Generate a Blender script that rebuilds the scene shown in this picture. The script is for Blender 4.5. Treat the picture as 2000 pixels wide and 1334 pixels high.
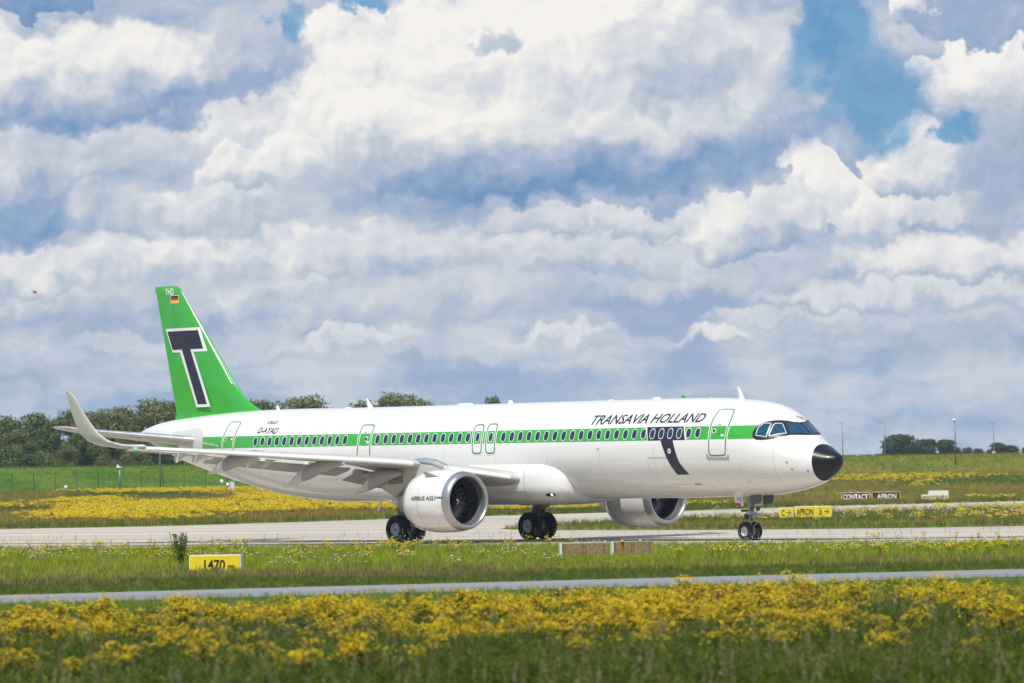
import bpy, bmesh, math, random
import numpy as np
from mathutils import Vector, Matrix
R = math.radians
for o in list(bpy.data.objects): bpy.data.objects.remove(o, do_unlink=True)
SC = bpy.context.scene
COL = SC.collection
rnd = random.Random(7)
rng = np.random.default_rng(11)

# ------------------------------------------------------------------ camera, sky, sun
FPX, PITCH, ROLL, CAMH = 10081.2, 0.02642024, -0.01632439, 2.7
_f = Vector((0, math.cos(PITCH), math.sin(PITCH))); _r0 = Vector((1, 0, 0)); _u0 = _r0.cross(_f)
_r = _r0*math.cos(ROLL)+_u0*math.sin(ROLL); _u = _u0*math.cos(ROLL)-_r0*math.sin(ROLL)
cam = bpy.data.cameras.new("camera"); CAM = bpy.data.objects.new("camera", cam); COL.objects.link(CAM)
M = Matrix((( _r.x, _u.x, -_f.x, 0), (_r.y, _u.y, -_f.y, 0), (_r.z, _u.z, -_f.z, CAMH), (0, 0, 0, 1)))
CAM.matrix_world = M
cam.sensor_width = 36; cam.lens = FPX/2000*36
cam.clip_start = 1; cam.clip_end = 30000
cam.dof.use_dof = True; cam.dof.focus_distance = 212; cam.dof.aperture_fstop = 3.2
SC.camera = CAM
SC.render.resolution_x = 1024; SC.render.resolution_y = 683
SC.view_settings.view_transform = 'Standard'; SC.view_settings.look = 'None'
SC.view_settings.exposure = 0.0; SC.view_settings.gamma = 1

HAZE_D = .00010
SUN_EL, SUN_AZ = 57, 196          # azimuth measured clockwise from +Y (view direction)
sl = bpy.data.lights.new("sun", 'SUN'); sl.energy = 4.3; sl.angle = R(.53); sl.color = (1, .94, .83)
SUN = bpy.data.objects.new("sun", sl); COL.objects.link(SUN)
sd = Vector((math.sin(R(SUN_AZ))*math.cos(R(SUN_EL)), math.cos(R(SUN_AZ))*math.cos(R(SUN_EL)), math.sin(R(SUN_EL))))
SUN.rotation_euler = sd.to_track_quat('Z', 'Y').to_euler(); SUN.location = (-100, -100, 300)


class NT:
    """tiny helper round a node tree"""
    def __init__(s, nt): s.t = nt; s.n = nt.nodes; s.l = nt.links
    def node(s, typ, ins=(), **kw):
        n = s.n.new(typ)
        for k, v in kw.items(): setattr(n, k, v)
        for i, v in (ins.items() if isinstance(ins, dict) else enumerate(ins)):
            if v is None: continue
            sock = n.inputs[i]
            if isinstance(v, bpy.types.NodeSocket): s.l.new(v, sock)
            else: sock.default_value = v
        return n
    def m(s, op, a, b=None, c=None, clamp=False):
        return s.node('ShaderNodeMath', (a, b, c), operation=op, use_clamp=clamp).outputs[0]
    def v(s, op, a, b=None, c=None):
        n = s.node('ShaderNodeVectorMath', (a, b, c), operation=op)
        return n.outputs['Value'] if op in ('LENGTH', 'DOT_PRODUCT', 'DISTANCE') else n.outputs[0]
    def noise(s, vec, scale, detail=4, rough=.5, dist=0, out='Fac', lac=2.0):
        n = s.node('ShaderNodeTexNoise', {'Vector': vec, 'Scale': scale, 'Detail': detail, 'Roughness': rough, 'Distortion': dist, 'Lacunarity': lac})
        return n.outputs[out]
    def step(s, x, a, b, lo=0., hi=1., smooth=True):
        n = s.node('ShaderNodeMapRange', (x, a, b, lo, hi), interpolation_type='SMOOTHSTEP' if smooth else 'LINEAR')
        return n.outputs[0]
    def mix(s, f, a, b):
        n = s.node('ShaderNodeMix', data_type='RGBA')
        for i, v in ((0, f), (6, a), (7, b)):
            if isinstance(v, bpy.types.NodeSocket): s.l.new(v, n.inputs[i])
            else: n.inputs[i].default_value = (v if i == 0 else (tuple(v)+(1,))[:4])
        return n.outputs[2]
    def ramp(s, x, stops):
        n = s.node('ShaderNodeValToRGB', (x,)); e = n.color_ramp.elements
        while len(e) < len(stops): e.new(.5)
        for i, (p, c) in enumerate(stops): e[i].position = p; e[i].color = (tuple(c)+(1,))[:4]
        return n.outputs[0]
    def xyz(s, x=0., y=0., z=0.): return s.node('ShaderNodeCombineXYZ', (x, y, z)).outputs[0]


def srgb(r, g, b):
    return tuple(((c/255)/12.92 if c/255 <= .04045 else ((c/255+.055)/1.055)**2.4) for c in (r, g, b))


def build_sky():
    w = bpy.data.worlds.new("World"); SC.world = w; w.use_nodes = True
    T = NT(w.node_tree); T.n.clear()
    g = T.node('ShaderNodeTexCoord').outputs['Generated']
    d = T.v('NORMALIZE', g)
    sp = T.node('ShaderNodeSeparateXYZ', (d,)).outputs
    az = T.m('ARCTAN2', sp[0], sp[1]); el = T.m('ARCSINE', sp[2])
    U = T.m('MULTIPLY', az, 100.8); V = T.m('MULTIPLY', el, 100.8)      # 1 unit = about .57 degree of sky
    P = T.xyz(U, V, 0.)
    sky = T.node('ShaderNodeTexSky', sky_type='NISHITA', sun_disc=False, sun_elevation=R(SUN_EL), sun_rotation=R(SUN_AZ), dust_density=1.2).outputs[0]
    def n2d(vec, sc, det, rg, out='Fac'):
        return T.node('ShaderNodeTexNoise', {'Vector': vec, 'Scale': sc, 'Detail': det, 'Roughness': rg}, noise_dimensions='2D').outputs[out]
    def nz(vec, sc, det, rg, off):
        return T.v('SUBTRACT', n2d(T.v('ADD', vec, off), sc, det, rg, 'Color'), (.5, .5, .5))
    w1 = T.v('MULTIPLY', nz(P, .45, 2, .5, (3, 7, 1)), (1.7, 1.1, 0))        # large drift
    w2 = T.v('MULTIPLY', nz(P, 1.6, 7, .58, (13, 2, 5)), (1.15, .95, 0))      # ragged edge
    PA = T.v('ADD', P, w1); PW = T.v('ADD', PA, w2)
    # cauliflower heads: fractal cell distance, and its difference along the light
    def cell(vec, sc):
        n = T.node('ShaderNodeTexVoronoi', {'Vector': vec, 'Scale': sc, 'Detail': 2., 'Roughness': .42, 'Lacunarity': 2.3, 'Smoothness': .55}, feature='SMOOTH_F1', normalize=True, voronoi_dimensions='2D')
        return n.outputs['Distance']
    PC = T.v('ADD', T.v('ADD', P, T.v('MULTIPLY', w1, (.6, .6, 0))), T.v('MULTIPLY', w2, (.30, .30, 0)))
    c0 = cell(PC, .95); c1 = cell(T.v('ADD', PC, (-.10, .14, 0)), .95)
    lit = T.m('MULTIPLY', T.m('SUBTRACT', c1, c0), 3.0)                      # + on the side that faces the sun
    soft = n2d(T.v('ADD', PA, (7, 3, 2)), .8, 6, .55)
    s5 = T.m('SUBTRACT', soft, .5)
    lump = T.m('MULTIPLY', T.m('SUBTRACT', .42, c0), .55)
    relief = T.m('ADD', T.m('MULTIPLY', lit, .46), T.m('MULTIPLY', s5, .55))
    K = lambda c: tuple(x*10 for x in c)
    # tones from shaded base to sunlit top
    tone = [(0, srgb(110, 146, 188)), (.18, srgb(138, 165, 199)), (.38, srgb(166, 183, 207)), (.58, srgb(194, 202, 215)), (.76, srgb(218, 221, 227)), (.9, srgb(236, 235, 233)), (1, srgb(246, 243, 239))]
    # back layer: veiled banks, flat towards the horizon
    st = T.v('ADD', T.v('MULTIPLY', P, (.55, 2.1, 1)), T.v('MULTIPLY', w2, (.9, .9, 0)))
    bk = T.m('ADD', n2d(T.v('ADD', st, (1.3, 4.7, 0)), .55, 5, .52), T.m('MULTIPLY', s5, .35))
    val = T.step(bk, .30, .72, .30, .66)
    clouds = SKYC
    for (u, v, ru, rt, rb, edge, top, base, rel) in clouds:
        c = ((u-1000)/100., (946-v+(1000-u)*.0163)/100., 0.)
        q = T.v('SUBTRACT', PW, c)
        xx, yy, _z = T.node('ShaderNodeSeparateXYZ', (q,)).outputs
        sy = T.m('MULTIPLY', T.m('MAXIMUM', yy, 0.), 100./rt); by = T.m('MULTIPLY', T.m('MINIMUM', yy, 0.), 100./rb); ny = T.m('ADD', sy, by)
        nx = T.m('MULTIPLY', xx, 100./ru)
        r2 = T.m('ADD', T.m('MULTIPLY', nx, nx), T.m('MULTIPLY', ny, ny))
        dd = T.m('ADD', T.m('SUBTRACT', 1., r2), lump)
        far_ = min(1., max(0., (v-430)/250.)); edge = edge*(1+.45*far_); rel = rel*(1-.35*far_)
        a = T.step(dd, 0., edge)
        sh = T.m('ADD', T.m('MULTIPLY', ny, .5), T.m('MULTIPLY', nx, -.13))
        lv = T.m('ADD', T.step(sh, -.50, .16, base, top), T.m('MULTIPLY', relief, rel))
        mx = T.node('ShaderNodeMix', {0: a, 2: val, 3: lv}, data_type='FLOAT'); val = mx.outputs[0]
    val = T.m('ADD', val, T.m('MULTIPLY', lit, .05))
    col = T.ramp(val, tone)
    # clear blue: behind the clouds, so it shows where the first layers leave it
    ga = None
    for u, v, ru, rv, amp in GAPS:
        c = ((u-1000)/100., (946-v+(1000-u)*.0163)/100., 0.)
        q = T.v('MULTIPLY', T.v('SUBTRACT', PW, c), (100./ru, 100./rv, 1.)); x = T.step(T.v('LENGTH', q), 1.25, .3, 0., amp)
        ga = x if ga is None else T.m('MAXIMUM', ga, x)
    ga = T.m('ADD', ga, T.m('MULTIPLY', s5, -.9))
    gm = T.step(ga, .10, .95)
    far = T.step(el, .12, .5)
    up = T.noise(T.v('MULTIPLY', d, (3, 3, 6)), 2.2, 5, .6)
    gm = T.m('MAXIMUM', gm, T.m('MULTIPLY', far, T.step(up, .56, .44)))
    deep = T.mix(T.step(soft, .38, .62), srgb(112, 164, 206), srgb(86, 146, 198))
    gapc = T.mix(.12, T.v('MULTIPLY', deep, (10., 10., 10.)), sky)
    veil = T.step(V, .4, 3.4, .62, 0.)                       # whitish air low over the horizon
    fin = T.mix(gm, T.v('MULTIPLY', col, (10., 10., 10.)), gapc)
    low = T.mix(T.step(val, .25, .85), K(srgb(152, 181, 211)), K(srgb(210, 217, 227)))
    fin = T.mix(veil, fin, low)
    bg = T.node('ShaderNodeBackground', (fin, .1))
    T.node('ShaderNodeOutputWorld', (bg.outputs[0],))
    w.cycles.sampling_method = 'MANUAL'; w.cycles.sample_map_resolution = 256
# (u, v, half width, height above, depth below, edge softness, top tone, base tone, relief)
SKYC = [
 (350, 690, 420, 30, 22, .8, .62, .42, .3), (1050, 690, 500, 34, 22, .8, .60, .44, .3), (1750, 650, 420, 34, 26, .8, .60, .42, .3),
 (700, 672, 130, 26, 18, .6, .74, .55, .35), (1110, 668, 190, 20, 14, .6, .74, .52, .35), (1415, 676, 75, 24, 16, .5, .78, .56, .4),
 (230, 600, 330, 70, 42, .7, .66, .40, .4), (800, 610, 420, 70, 40, .8, .64, .42, .4), (1320, 560, 320, 60, 40, .8, .62, .42, .4), (1800, 590, 330, 48, 36, .6, .76, .46, .4),
 (520, 585, 130, 75, 40, .4, .72, .48, .5), (1150, 520, 250, 60, 40, .6, .70, .42, .45),
 (1850, 520, 260, 78, 40, .6, .86, .42, .4), (1540, 640, 170, 26, 14, .5, .66, .48, .3),
 (330, 540, 300, 70, 60, .75, .82, .44, .55), (650, 520, 170, 80, 44, .6, .84, .46, .5), (70, 560, 170, 55, 40, .4, .80, .46, .5),
 (850, 500, 280, 60, 46, .75, .76, .44, .5), (420, 430, 180, 75, 60, .7, .78, .48, .55), (200, 440, 130, 70, 50, .6, .62, .40, .5),
 (1420, 460, 130, 70, 50, .35, .84, .40, .5), (1240, 450, 120, 40, 30, .5, .74, .44, .5), (1060, 445, 120, 30, 24, .5, .70, .46, .4),
 (1860, 420, 190, 110, 30, .5, .74, .26, .5), (1680, 430, 110, 80, 50, .25, .92, .52, .55), (1800, 340, 110, 90, 60, .3, .90, .40, .5), (1600, 350, 78, 66, 110, .22, 1.0, .70, .5), (1530, 440, 70, 70, 50, .3, .78, .34, .5),
 (60, 330, 130, 70, 130, .7, .66, .22, .5), (20, 450, 130, 60, 60, .8, .22, .10, .3), (300, 300, 300, 70, 80, .7, .66, .46, .5),
 (490, 260, 130, 60, 60, .4, .80, .50, .5), (470, 345, 120, 60, 44, .35, .86, .50, .5),
 (1350, 230, 340, 190, 160, .6, .66, .10, .45), (1960, 300, 120, 200, 180, .8, .46, .30, .3),
 (1000, 275, 510, 345, 140, .45, .98, .0, .40), (640, 150, 150, 150, 130, .25, .98, .70, .6), (1120, 110, 420, 200, 150, .7, .98, .66, .6), (760, 250, 230, 100, 90, .5, .98, .62, .6),
 (1330, 130, 170, 110, 120, .7, .72, .40, .5), (470, 120, 150, 150, 90, .8, .56, .30, .4),
 (150, 160, 350, 110, 115, .6, .93, .06, .45), (60, 10, 170, 40, 34, .4, .16, .05, .3),
 (1900, 170, 150, 90, 80, .25, .97, .58, .5), (1920, 60, 130, 50, 50, .35, .34, .28, .4), (1810, 5, 60, 30, 28, .3, .92, .6, .4), (975, 88, 60, 34, 26, 1.0, .50, .42, .4)]
GAPS = [(1640, 90, 130, 130, 1.), (1740, 200, 130, 110, .85), (555, 60, 45, 60, .8), (740, 0, 90, 20, 1.), (1868, 288, 55, 34, .95), (1560, 250, 60, 50, .4), (1690, 250, 110, 60, .6)]
build_sky()
# ------------------------------------------------------------------ helpers
def ray(u, v):
    return _f + _r*((u-1000)/FPX) + _u*((667-v)/FPX)
def ground(u, v, z=0.):
    d = ray(u, v); t = (z-CAMH)/d.z
    return Vector((d.x*t, d.y*t, z))
def at_y(u, v, y):
    d = ray(u, v); t = y/d.y
    return Vector((d.x*t, y, CAMH+d.z*t))
def tag(o, label=None, cat=None, group=None, kind=None):
    if label: o['label'] = label
    if cat: o['category'] = cat
    if group: o['group'] = group
    if kind: o['kind'] = kind
    return o
def link(name, me, parent=None, mats=(), smooth=False):
    o = bpy.data.objects.new(name, me); COL.objects.link(o)
    for m in mats: me.materials.append(m)
    if parent is not None: o.parent = parent
    if smooth:
        me.polygons.foreach_set('use_smooth', [True]*len(me.polygons))
    return o
def empty(name, loc=(0, 0, 0), rz=0.):
    o = bpy.data.objects.new(name, None); COL.objects.link(o); o.location = loc; o.rotation_euler = (0, 0, rz); o.empty_display_size = .3
    return o
def pmesh(name, verts, faces, mats=(), parent=None, smooth=False, mi=None):
    me = bpy.data.meshes.new(name); me.from_pydata([tuple(v) for v in verts], [], faces); me.validate()
    if mi is not None:
        for p, k in zip(me.polygons, mi): p.material_index = k
    me.update()
    return link(name, me, parent, mats, smooth)
class MB:
    """collects shapes into one mesh"""
    def __init__(s): s.v = []; s.f = []; s.m = []
    def add(s, vs, fs, mi=0):
        b = len(s.v); s.v += [tuple(v) for v in vs]; s.f += [tuple(i+b for i in f) for f in fs]; s.m += [mi]*len(fs)
    def box(s, c, size, mi=0, rz=0., bev=0.):
        x, y, z = (d/2 for d in size); ca, sa = math.cos(rz), math.sin(rz)
        b = min(bev, x*.9, y*.9, z*.9)
        vs = []
        if b <= 0:
            for sx in (-1, 1):
                for sy in (-1, 1):
                    for sz in (-1, 1): vs.append((sx*x, sy*y, sz*z))
            fs = [(0, 1, 3, 2), (4, 6, 7, 5), (0, 4, 5, 1), (2, 3, 7, 6), (0, 2, 6, 4), (1, 5, 7, 3)]
        else:
            bm = bmesh.new(); bmesh.ops.create_cube(bm, size=1)
            for v in bm.verts: v.co = Vector((v.co.x*2*x, v.co.y*2*y, v.co.z*2*z))
            bmesh.ops.bevel(bm, geom=bm.edges[:], offset=b, segments=2, affect='EDGES')
            bm.verts.index_update(); vs = [v.co[:] for v in bm.verts]; fs = [tuple(v.index for v in f.verts) for f in bm.faces]; bm.free()
        s.add([(c[0]+ca*v[0]-sa*v[1], c[1]+sa*v[0]+ca*v[1], c[2]+v[2]) for v in vs], fs, mi)
    def tube(s, pts, rad, n=8, mi=0, caps=True):
        pts = [Vector(p) for p in pts]; rs = rad if isinstance(rad, (list, tuple)) else [rad]*len(pts)
        rings = []
        for i, p in enumerate(pts):
            d = (pts[min(i+1, len(pts)-1)]-pts[max(i-1, 0)]).normalized()
            a = d.orthogonal().normalized() if abs(d.z) > .9 else d.cross(Vector((0, 0, 1))).normalized()
            if i and (a.dot(pa) < 0): a = -a
            pa = a; b = d.cross(a)
            rings.append([p+(a*math.cos(t)+b*math.sin(t))*rs[i] for t in (2*math.pi*k/n for k in range(n))])
        vs = [v for r in rings for v in r]; fs = []
        for i in range(len(pts)-1):
            for k in range(n):
                k2 = (k+1) % n; fs.append((i*n+k, i*n+k2, (i+1)*n+k2, (i+1)*n+k))
        if caps: fs += [tuple(range(n))[::-1], tuple((len(pts)-1)*n+k for k in range(n))]
        s.add(vs, fs, mi)
    def lathe(s, prof, origin, axis, n=32, mi=0, a0=0., mis=None):
        """prof: (distance along axis, radius)"""
        ax = Vector(axis).normalized(); a = ax.orthogonal().normalized() if abs(ax.z) > .9 else Vector((0, 0, 1)).cross(ax).normalized(); b = ax.cross(a); o = Vector(origin)
        base = len(s.v)
        for t, r in prof:
            for k in range(n):
                q = 2*math.pi*k/n+a0; s.v.append(tuple(o+ax*t+(a*math.cos(q)+b*math.sin(q))*r))
        for i in range(len(prof)-1):
            for k in range(n):
                k2 = (k+1) % n; s.f.append((base+i*n+k, base+i*n+k2, base+(i+1)*n+k2, base+(i+1)*n+k)); s.m.append(mis[i] if mis else mi)
    def loft(s, rings, mi=0, close=True, caps=True):
        n = len(rings[0]); vs = [v for r in rings for v in r]; fs = []
        for i in range(len(rings)-1):
            for k in range(n if close else n-1):
                k2 = (k+1) % n; fs.append((i*n+k, i*n+k2, (i+1)*n+k2, (i+1)*n+k))
        if caps: fs += [tuple(range(n))[::-1], tuple((len(rings)-1)*n+k for k in range(n))]
        s.add(vs, fs, mi)
    def prism(s, poly, d0, d1, fn, mi=0):
        n = len(poly); vs = [fn(p, d0) for p in poly]+[fn(p, d1) for p in poly]
        fs = [tuple(range(n))[::-1], tuple(range(n, 2*n))]+[(k, (k+1) % n, n+(k+1) % n, n+k) for k in range(n)]
        s.add(vs, fs, mi)
    def build(s, name, mats, parent=None, smooth=False, fixn=True):
        if not isinstance(mats, (list, tuple)): mats = [mats]
        o = pmesh(name, s.v, s.f, mats, parent, smooth, s.m)
        if fixn:
            bm = bmesh.new(); bm.from_mesh(o.data); bmesh.ops.recalc_face_normals(bm, faces=bm.faces[:]); bm.to_mesh(o.data); bm.free()
        return o
def edgesplit(o, ang=35):
    me = o.data; me.polygons.foreach_set('use_smooth', [True]*len(me.polygons))
    bm = bmesh.new(); bm.from_mesh(me)
    for e in bm.edges:
        if len(e.link_faces) == 2 and e.calc_face_angle(0) > R(ang): e.smooth = False
        elif len(e.link_faces) != 2: e.smooth = False
    bm.to_mesh(me); bm.free(); return o

def mat(name, color, rough=.6, metal=0., spec=.5, coat=0., var=0., vscale=3., bump=0., bscale=20., emit=None, es=1.):
    m = bpy.data.materials.new(name); m.use_nodes = True; T = NT(m.node_tree); T.n.clear()
    b = T.node('ShaderNodeBsdfPrincipled'); T.node('ShaderNodeOutputMaterial', (b.outputs[0],))
    I = b.inputs; I['Roughness'].default_value = rough; I['Metallic'].default_value = metal
    I['Specular IOR Level'].default_value = spec; I['Coat Weight'].default_value = coat; I['Coat Roughness'].default_value = .05
    tc = T.node('ShaderNodeTexCoord').outputs['Object']
    if var > 0:
        n = T.noise(tc, vscale, 5, .6); f = T.step(n, .3, .7, 1-var, 1+var, False)
        T.l.new(T.v('MULTIPLY', tuple(color), T.xyz(f, f, f)), I['Base Color'])
        T.l.new(T.step(T.noise(tc, vscale*1.7, 4), .3, .7, rough*.8, min(1, rough*1.25), False), I['Roughness'])
    else: I['Base Color'].default_value = tuple(color)+(1,)
    if bump > 0:
        bn = T.node('ShaderNodeBump', {'Strength': bump, 'Distance': .02, 'Height': T.noise(tc, bscale, 4)}); T.l.new(bn.outputs[0], I['Normal'])
    if emit: I['Emission Color'].default_value = tuple(emit)+(1,); I['Emission Strength'].default_value = es
    m['T'] = 1
    return m

GREEN = (.045, .40, .045)
WHITE = (.80, .80, .795)
def paint_material(name, stripe=True):
    """white aircraft lacquer; the green cheat line is painted at window height, with grime streaks and skin joints"""
    m = bpy.data.materials.new(name); m.use_nodes = True; T = NT(m.node_tree); T.n.clear()
    b = T.node('ShaderNodeBsdfPrincipled'); T.node('ShaderNodeOutputMaterial', (b.outputs[0],)); I = b.inputs
    tc = T.node('ShaderNodeTexCoord').outputs['Object']; x, y, z = T.node('ShaderNodeSeparateXYZ', (tc,)).outputs
    n = T.noise(T.v('MULTIPLY', tc, (.5, 2., 2.)), 1.2, 6, .6)
    c = T.mix(T.step(n, .52, .8, 0, .22), WHITE, (.66, .655, .64))
    low = T.step(z, 2.5, 1.7)                                   # streaky, greyer towards the belly
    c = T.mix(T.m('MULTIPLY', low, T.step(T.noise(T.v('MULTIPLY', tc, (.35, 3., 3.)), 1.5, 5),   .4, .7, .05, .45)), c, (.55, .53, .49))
    if stripe:
        s = T.m('MULTIPLY', x, -1.)
        lo = T.m('ADD', 4.095, T.m('MULTIPLY', s, .0037)); hi = T.m('ADD', 4.64, T.m('MULTIPLY', s, .0033))
        band = T.m('MULTIPLY', T.m('GREATER_THAN', z, lo), T.m('LESS_THAN', z, hi))
        seg = T.m('MULTIPLY', T.m('GREATER_THAN', s, 2.7), T.m('LESS_THAN', s, 38.72))
        seg = T.m('MAXIMUM', seg, T.m('GREATER_THAN', s, 40.7))
        c = T.mix(T.m('MULTIPLY', band, seg), c, GREEN)
        # butt joints of the skin panels
        fr = T.m('FRACT', T.m('MULTIPLY', T.m('ADD', s, .9), 1/3.2))
        ln = T.m('MULTIPLY', T.m('LESS_THAN', fr, .007), T.m('LESS_THAN', z, 3.9))
        c = T.mix(T.m('MULTIPLY', ln, .42), c, (.25, .25, .26))
        for zz in (5.25, 3.35, 2.55):
            c = T.mix(T.m('MULTIPLY', T.m('COMPARE', z, zz, .008), .22), c, (.25, .25, .26))
    T.l.new(c, I['Base Color'])
    T.l.new(T.step(n, .3, .7, .18, .3), I['Roughness']); I['Coat Weight'].default_value = .5; I['Coat Roughness'].default_value = .06
    bn = T.node('ShaderNodeBump', {'Strength': .12, 'Distance': .02, 'Height': T.noise(tc, 1.1, 3)}); T.l.new(bn.outputs[0], I['Normal'])
    return m

MT = {}
MT['paint'] = paint_material('fuselage_lacquer')
MT['white'] = paint_material('white_lacquer', False)
MT['green'] = mat('green_lacquer', GREEN, .22, coat=.5, var=.06, vscale=.8)
MT['black'] = mat('black_gloss', (.008, .009, .015), .34, spec=.32, coat=.05)
MT['ink'] = mat('navy_lettering', (.02, .022, .045), .35)
MT['whiteink'] = mat('white_marking', (.78, .78, .78), .35)
MT['glass'] = mat('window_glass', (.012, .03, .075), .06, spec=.8)
MT['cockpit'] = mat('cockpit_glass', (.01, .06, .115), .04, spec=1.)
MT['mask'] = mat('cockpit_mask', (.022, .02, .025), .3)
MT['metal'] = mat('bare_metal', (.62, .62, .63), .42, .85, var=.08, vscale=2)
MT['grey'] = mat('wing_grey', (.42, .42, .43), .4, var=.08, vscale=1.2)
MT['under'] = mat('wing_under_grey', (.50, .485, .46), .45, var=.10, vscale=1.4)
MT['dark'] = mat('dark_gap', (.03, .03, .033), .6)
MT['liner'] = mat('intake_liner', (.16, .17, .20), .45, .2, var=.08)
MT['fanm'] = mat('fan_blade_metal', (.30, .30, .31), .3, .7)
MT['lip'] = mat('intake_lip_metal', (.46, .46, .48), .36, .85)
MT['linerd'] = mat('intake_liner_dark', (.035, .036, .042), .4)
MT['shark'] = mat('sharklet_shade_grey', (.60, .59, .57), .35, coat=.3, var=.04)  # white sharklet greyed: shade on its outboard face put into the colour
MT['hot'] = mat('exhaust_metal', (.32, .30, .29), .3, .9, var=.15, vscale=4)
MT['tyre'] = mat('tyre_rubber', (.014, .014, .016), .75, var=.2, vscale=6)
MT['rim'] = mat('rim_paint', (.62, .67, .74), .35, .1, var=.1, vscale=8)
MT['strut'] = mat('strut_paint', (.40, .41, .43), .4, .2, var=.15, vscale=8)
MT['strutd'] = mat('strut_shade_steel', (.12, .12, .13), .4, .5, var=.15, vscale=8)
MT['red'] = mat('red_marking', (.55, .02, .03), .4)
MT['gold'] = mat('gold_marking', (.85, .55, .02), .4)
MT['outline'] = mat('door_outline_green', (.03, .26, .05), .35)
MT['sky'] = mat('sky_blue_lettering', (.05, .38, .70), .35)
MT['lineg'] = mat('panel_gap_grey', (.10, .10, .11), .5)

# ------------------------------------------------------------------ terrain and pavements (setting)
FAR_EDGE = [(-60, 300), (-32.3, 323.5), (-13.4, 332.2), (-7.3, 357.), (-1.5, 372), (4, 392), (13.5, 430), (23.2, 472.), (44., 447.5), (90, 400)]
def edge_y(x):
    for (x0, y0), (x1, y1) in zip(FAR_EDGE[:-1], FAR_EDGE[1:]):
        if x <= x1: return y0+(y1-y0)*max(0., (x-x0)/(x1-x0))
    return FAR_EDGE[-1][1]
def sm(t): t = min(1., max(0., t)); return t*t*(3-2*t)
def terrain(x, y):
    y0 = edge_y(x)+5
    if y < y0: return 0.
    a = x/max(y, 1.); t = sm((a+.045)/.07)                       # 0 = left, 1 = right
    foot = 560+0*t; rise = 1.76+.20*t
    z = rise*min(1., max(0., (y-y0)/(foot-y0)))**1.35
    top = 4.85*(1-t)+4.75*t; yt = 618*(1-t)+650*t
    z += (top-rise)*sm((y-foot)/(yt-foot))
    z -= (top-3.0)*sm((y-yt-60*(1-t)-8)/120.)*(.15*(1-t)+t)
    return z
def ground_materials():
    m = bpy.data.materials.new('meadow_soil'); m.use_nodes = True; T = NT(m.node_tree); T.n.clear()
    b = T.node('ShaderNodeBsdfPrincipled'); T.node('ShaderNodeOutputMaterial', (b.outputs[0],)); b.inputs['Roughness'].default_value = .95; b.inputs['Specular IOR Level'].default_value = .1
    g = T.node('ShaderNodeNewGeometry').outputs['Position']; x, y, z = T.node('ShaderNodeSeparateXYZ', (g,)).outputs
    n1 = T.noise(T.v('MULTIPLY', g, (1., .35, 1.)), .09, 6, .6); n2 = T.noise(g, .55, 6, .65); n3 = T.noise(T.v('MULTIPLY', g, (1., .25, 1.)), .22, 5, .6)
    gr = T.mix(T.step(n2, .35, .65), (.075, .145, .008), (.13, .19, .012))
    dry = T.mix(T.step(n2, .35, .65), (.19, .15, .045), (.26, .20, .06))
    c = T.mix(T.step(n1, .42, .60), gr, dry)
    # the bank: close-cut green on the left, tawny towards the right
    bank = T.step(y, 556, 572)
    bg = T.mix(T.step(n3, .35, .65), (.055, .135, .006), (.10, .19, .008))
    br = T.mix(T.step(n3, .42, .58), (.15, .145, .012), (.22, .16, .025))
    c = T.mix(bank, c, T.mix(T.m('ADD', T.step(x, 5, 50, 0., .75), T.step(n1, .4, .6, -.15, .25)), bg, br))
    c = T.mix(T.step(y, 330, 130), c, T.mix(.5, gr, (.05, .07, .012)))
    T.l.new(c, b.inputs['Base Color'])
    bn = T.node('ShaderNodeBump', {'Strength': .6, 'Distance': .15, 'Height': n2}); T.l.new(bn.outputs[0], b.inputs['Normal'])
    return m
def build_terrain():
    ys = list(np.concatenate([[-3000, -400, -60, 0, 30, 60, 90, 120, 150, 180, 210, 240], np.arange(260, 340, 16), np.arange(340, 700, 6), np.arange(700, 900, 20), [950, 1100, 1400, 2000, 3500, 7000, 14000]]))
    xs = list(np.concatenate([[-9000, -3000, -1000, -500, -300], np.arange(-200, 201, 5), [300, 500, 1000, 3000, 9000]]))
    vs = [(x, y, terrain(x*min(1, 1), y)) for y in ys for x in xs]; nx = len(xs)
    fs = [(j*nx+i, j*nx+i+1, (j+1)*nx+i+1, (j+1)*nx+i) for j in range(len(ys)-1) for i in range(nx-1)]
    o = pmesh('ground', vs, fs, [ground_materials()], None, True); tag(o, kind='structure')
build_terrain()

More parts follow.
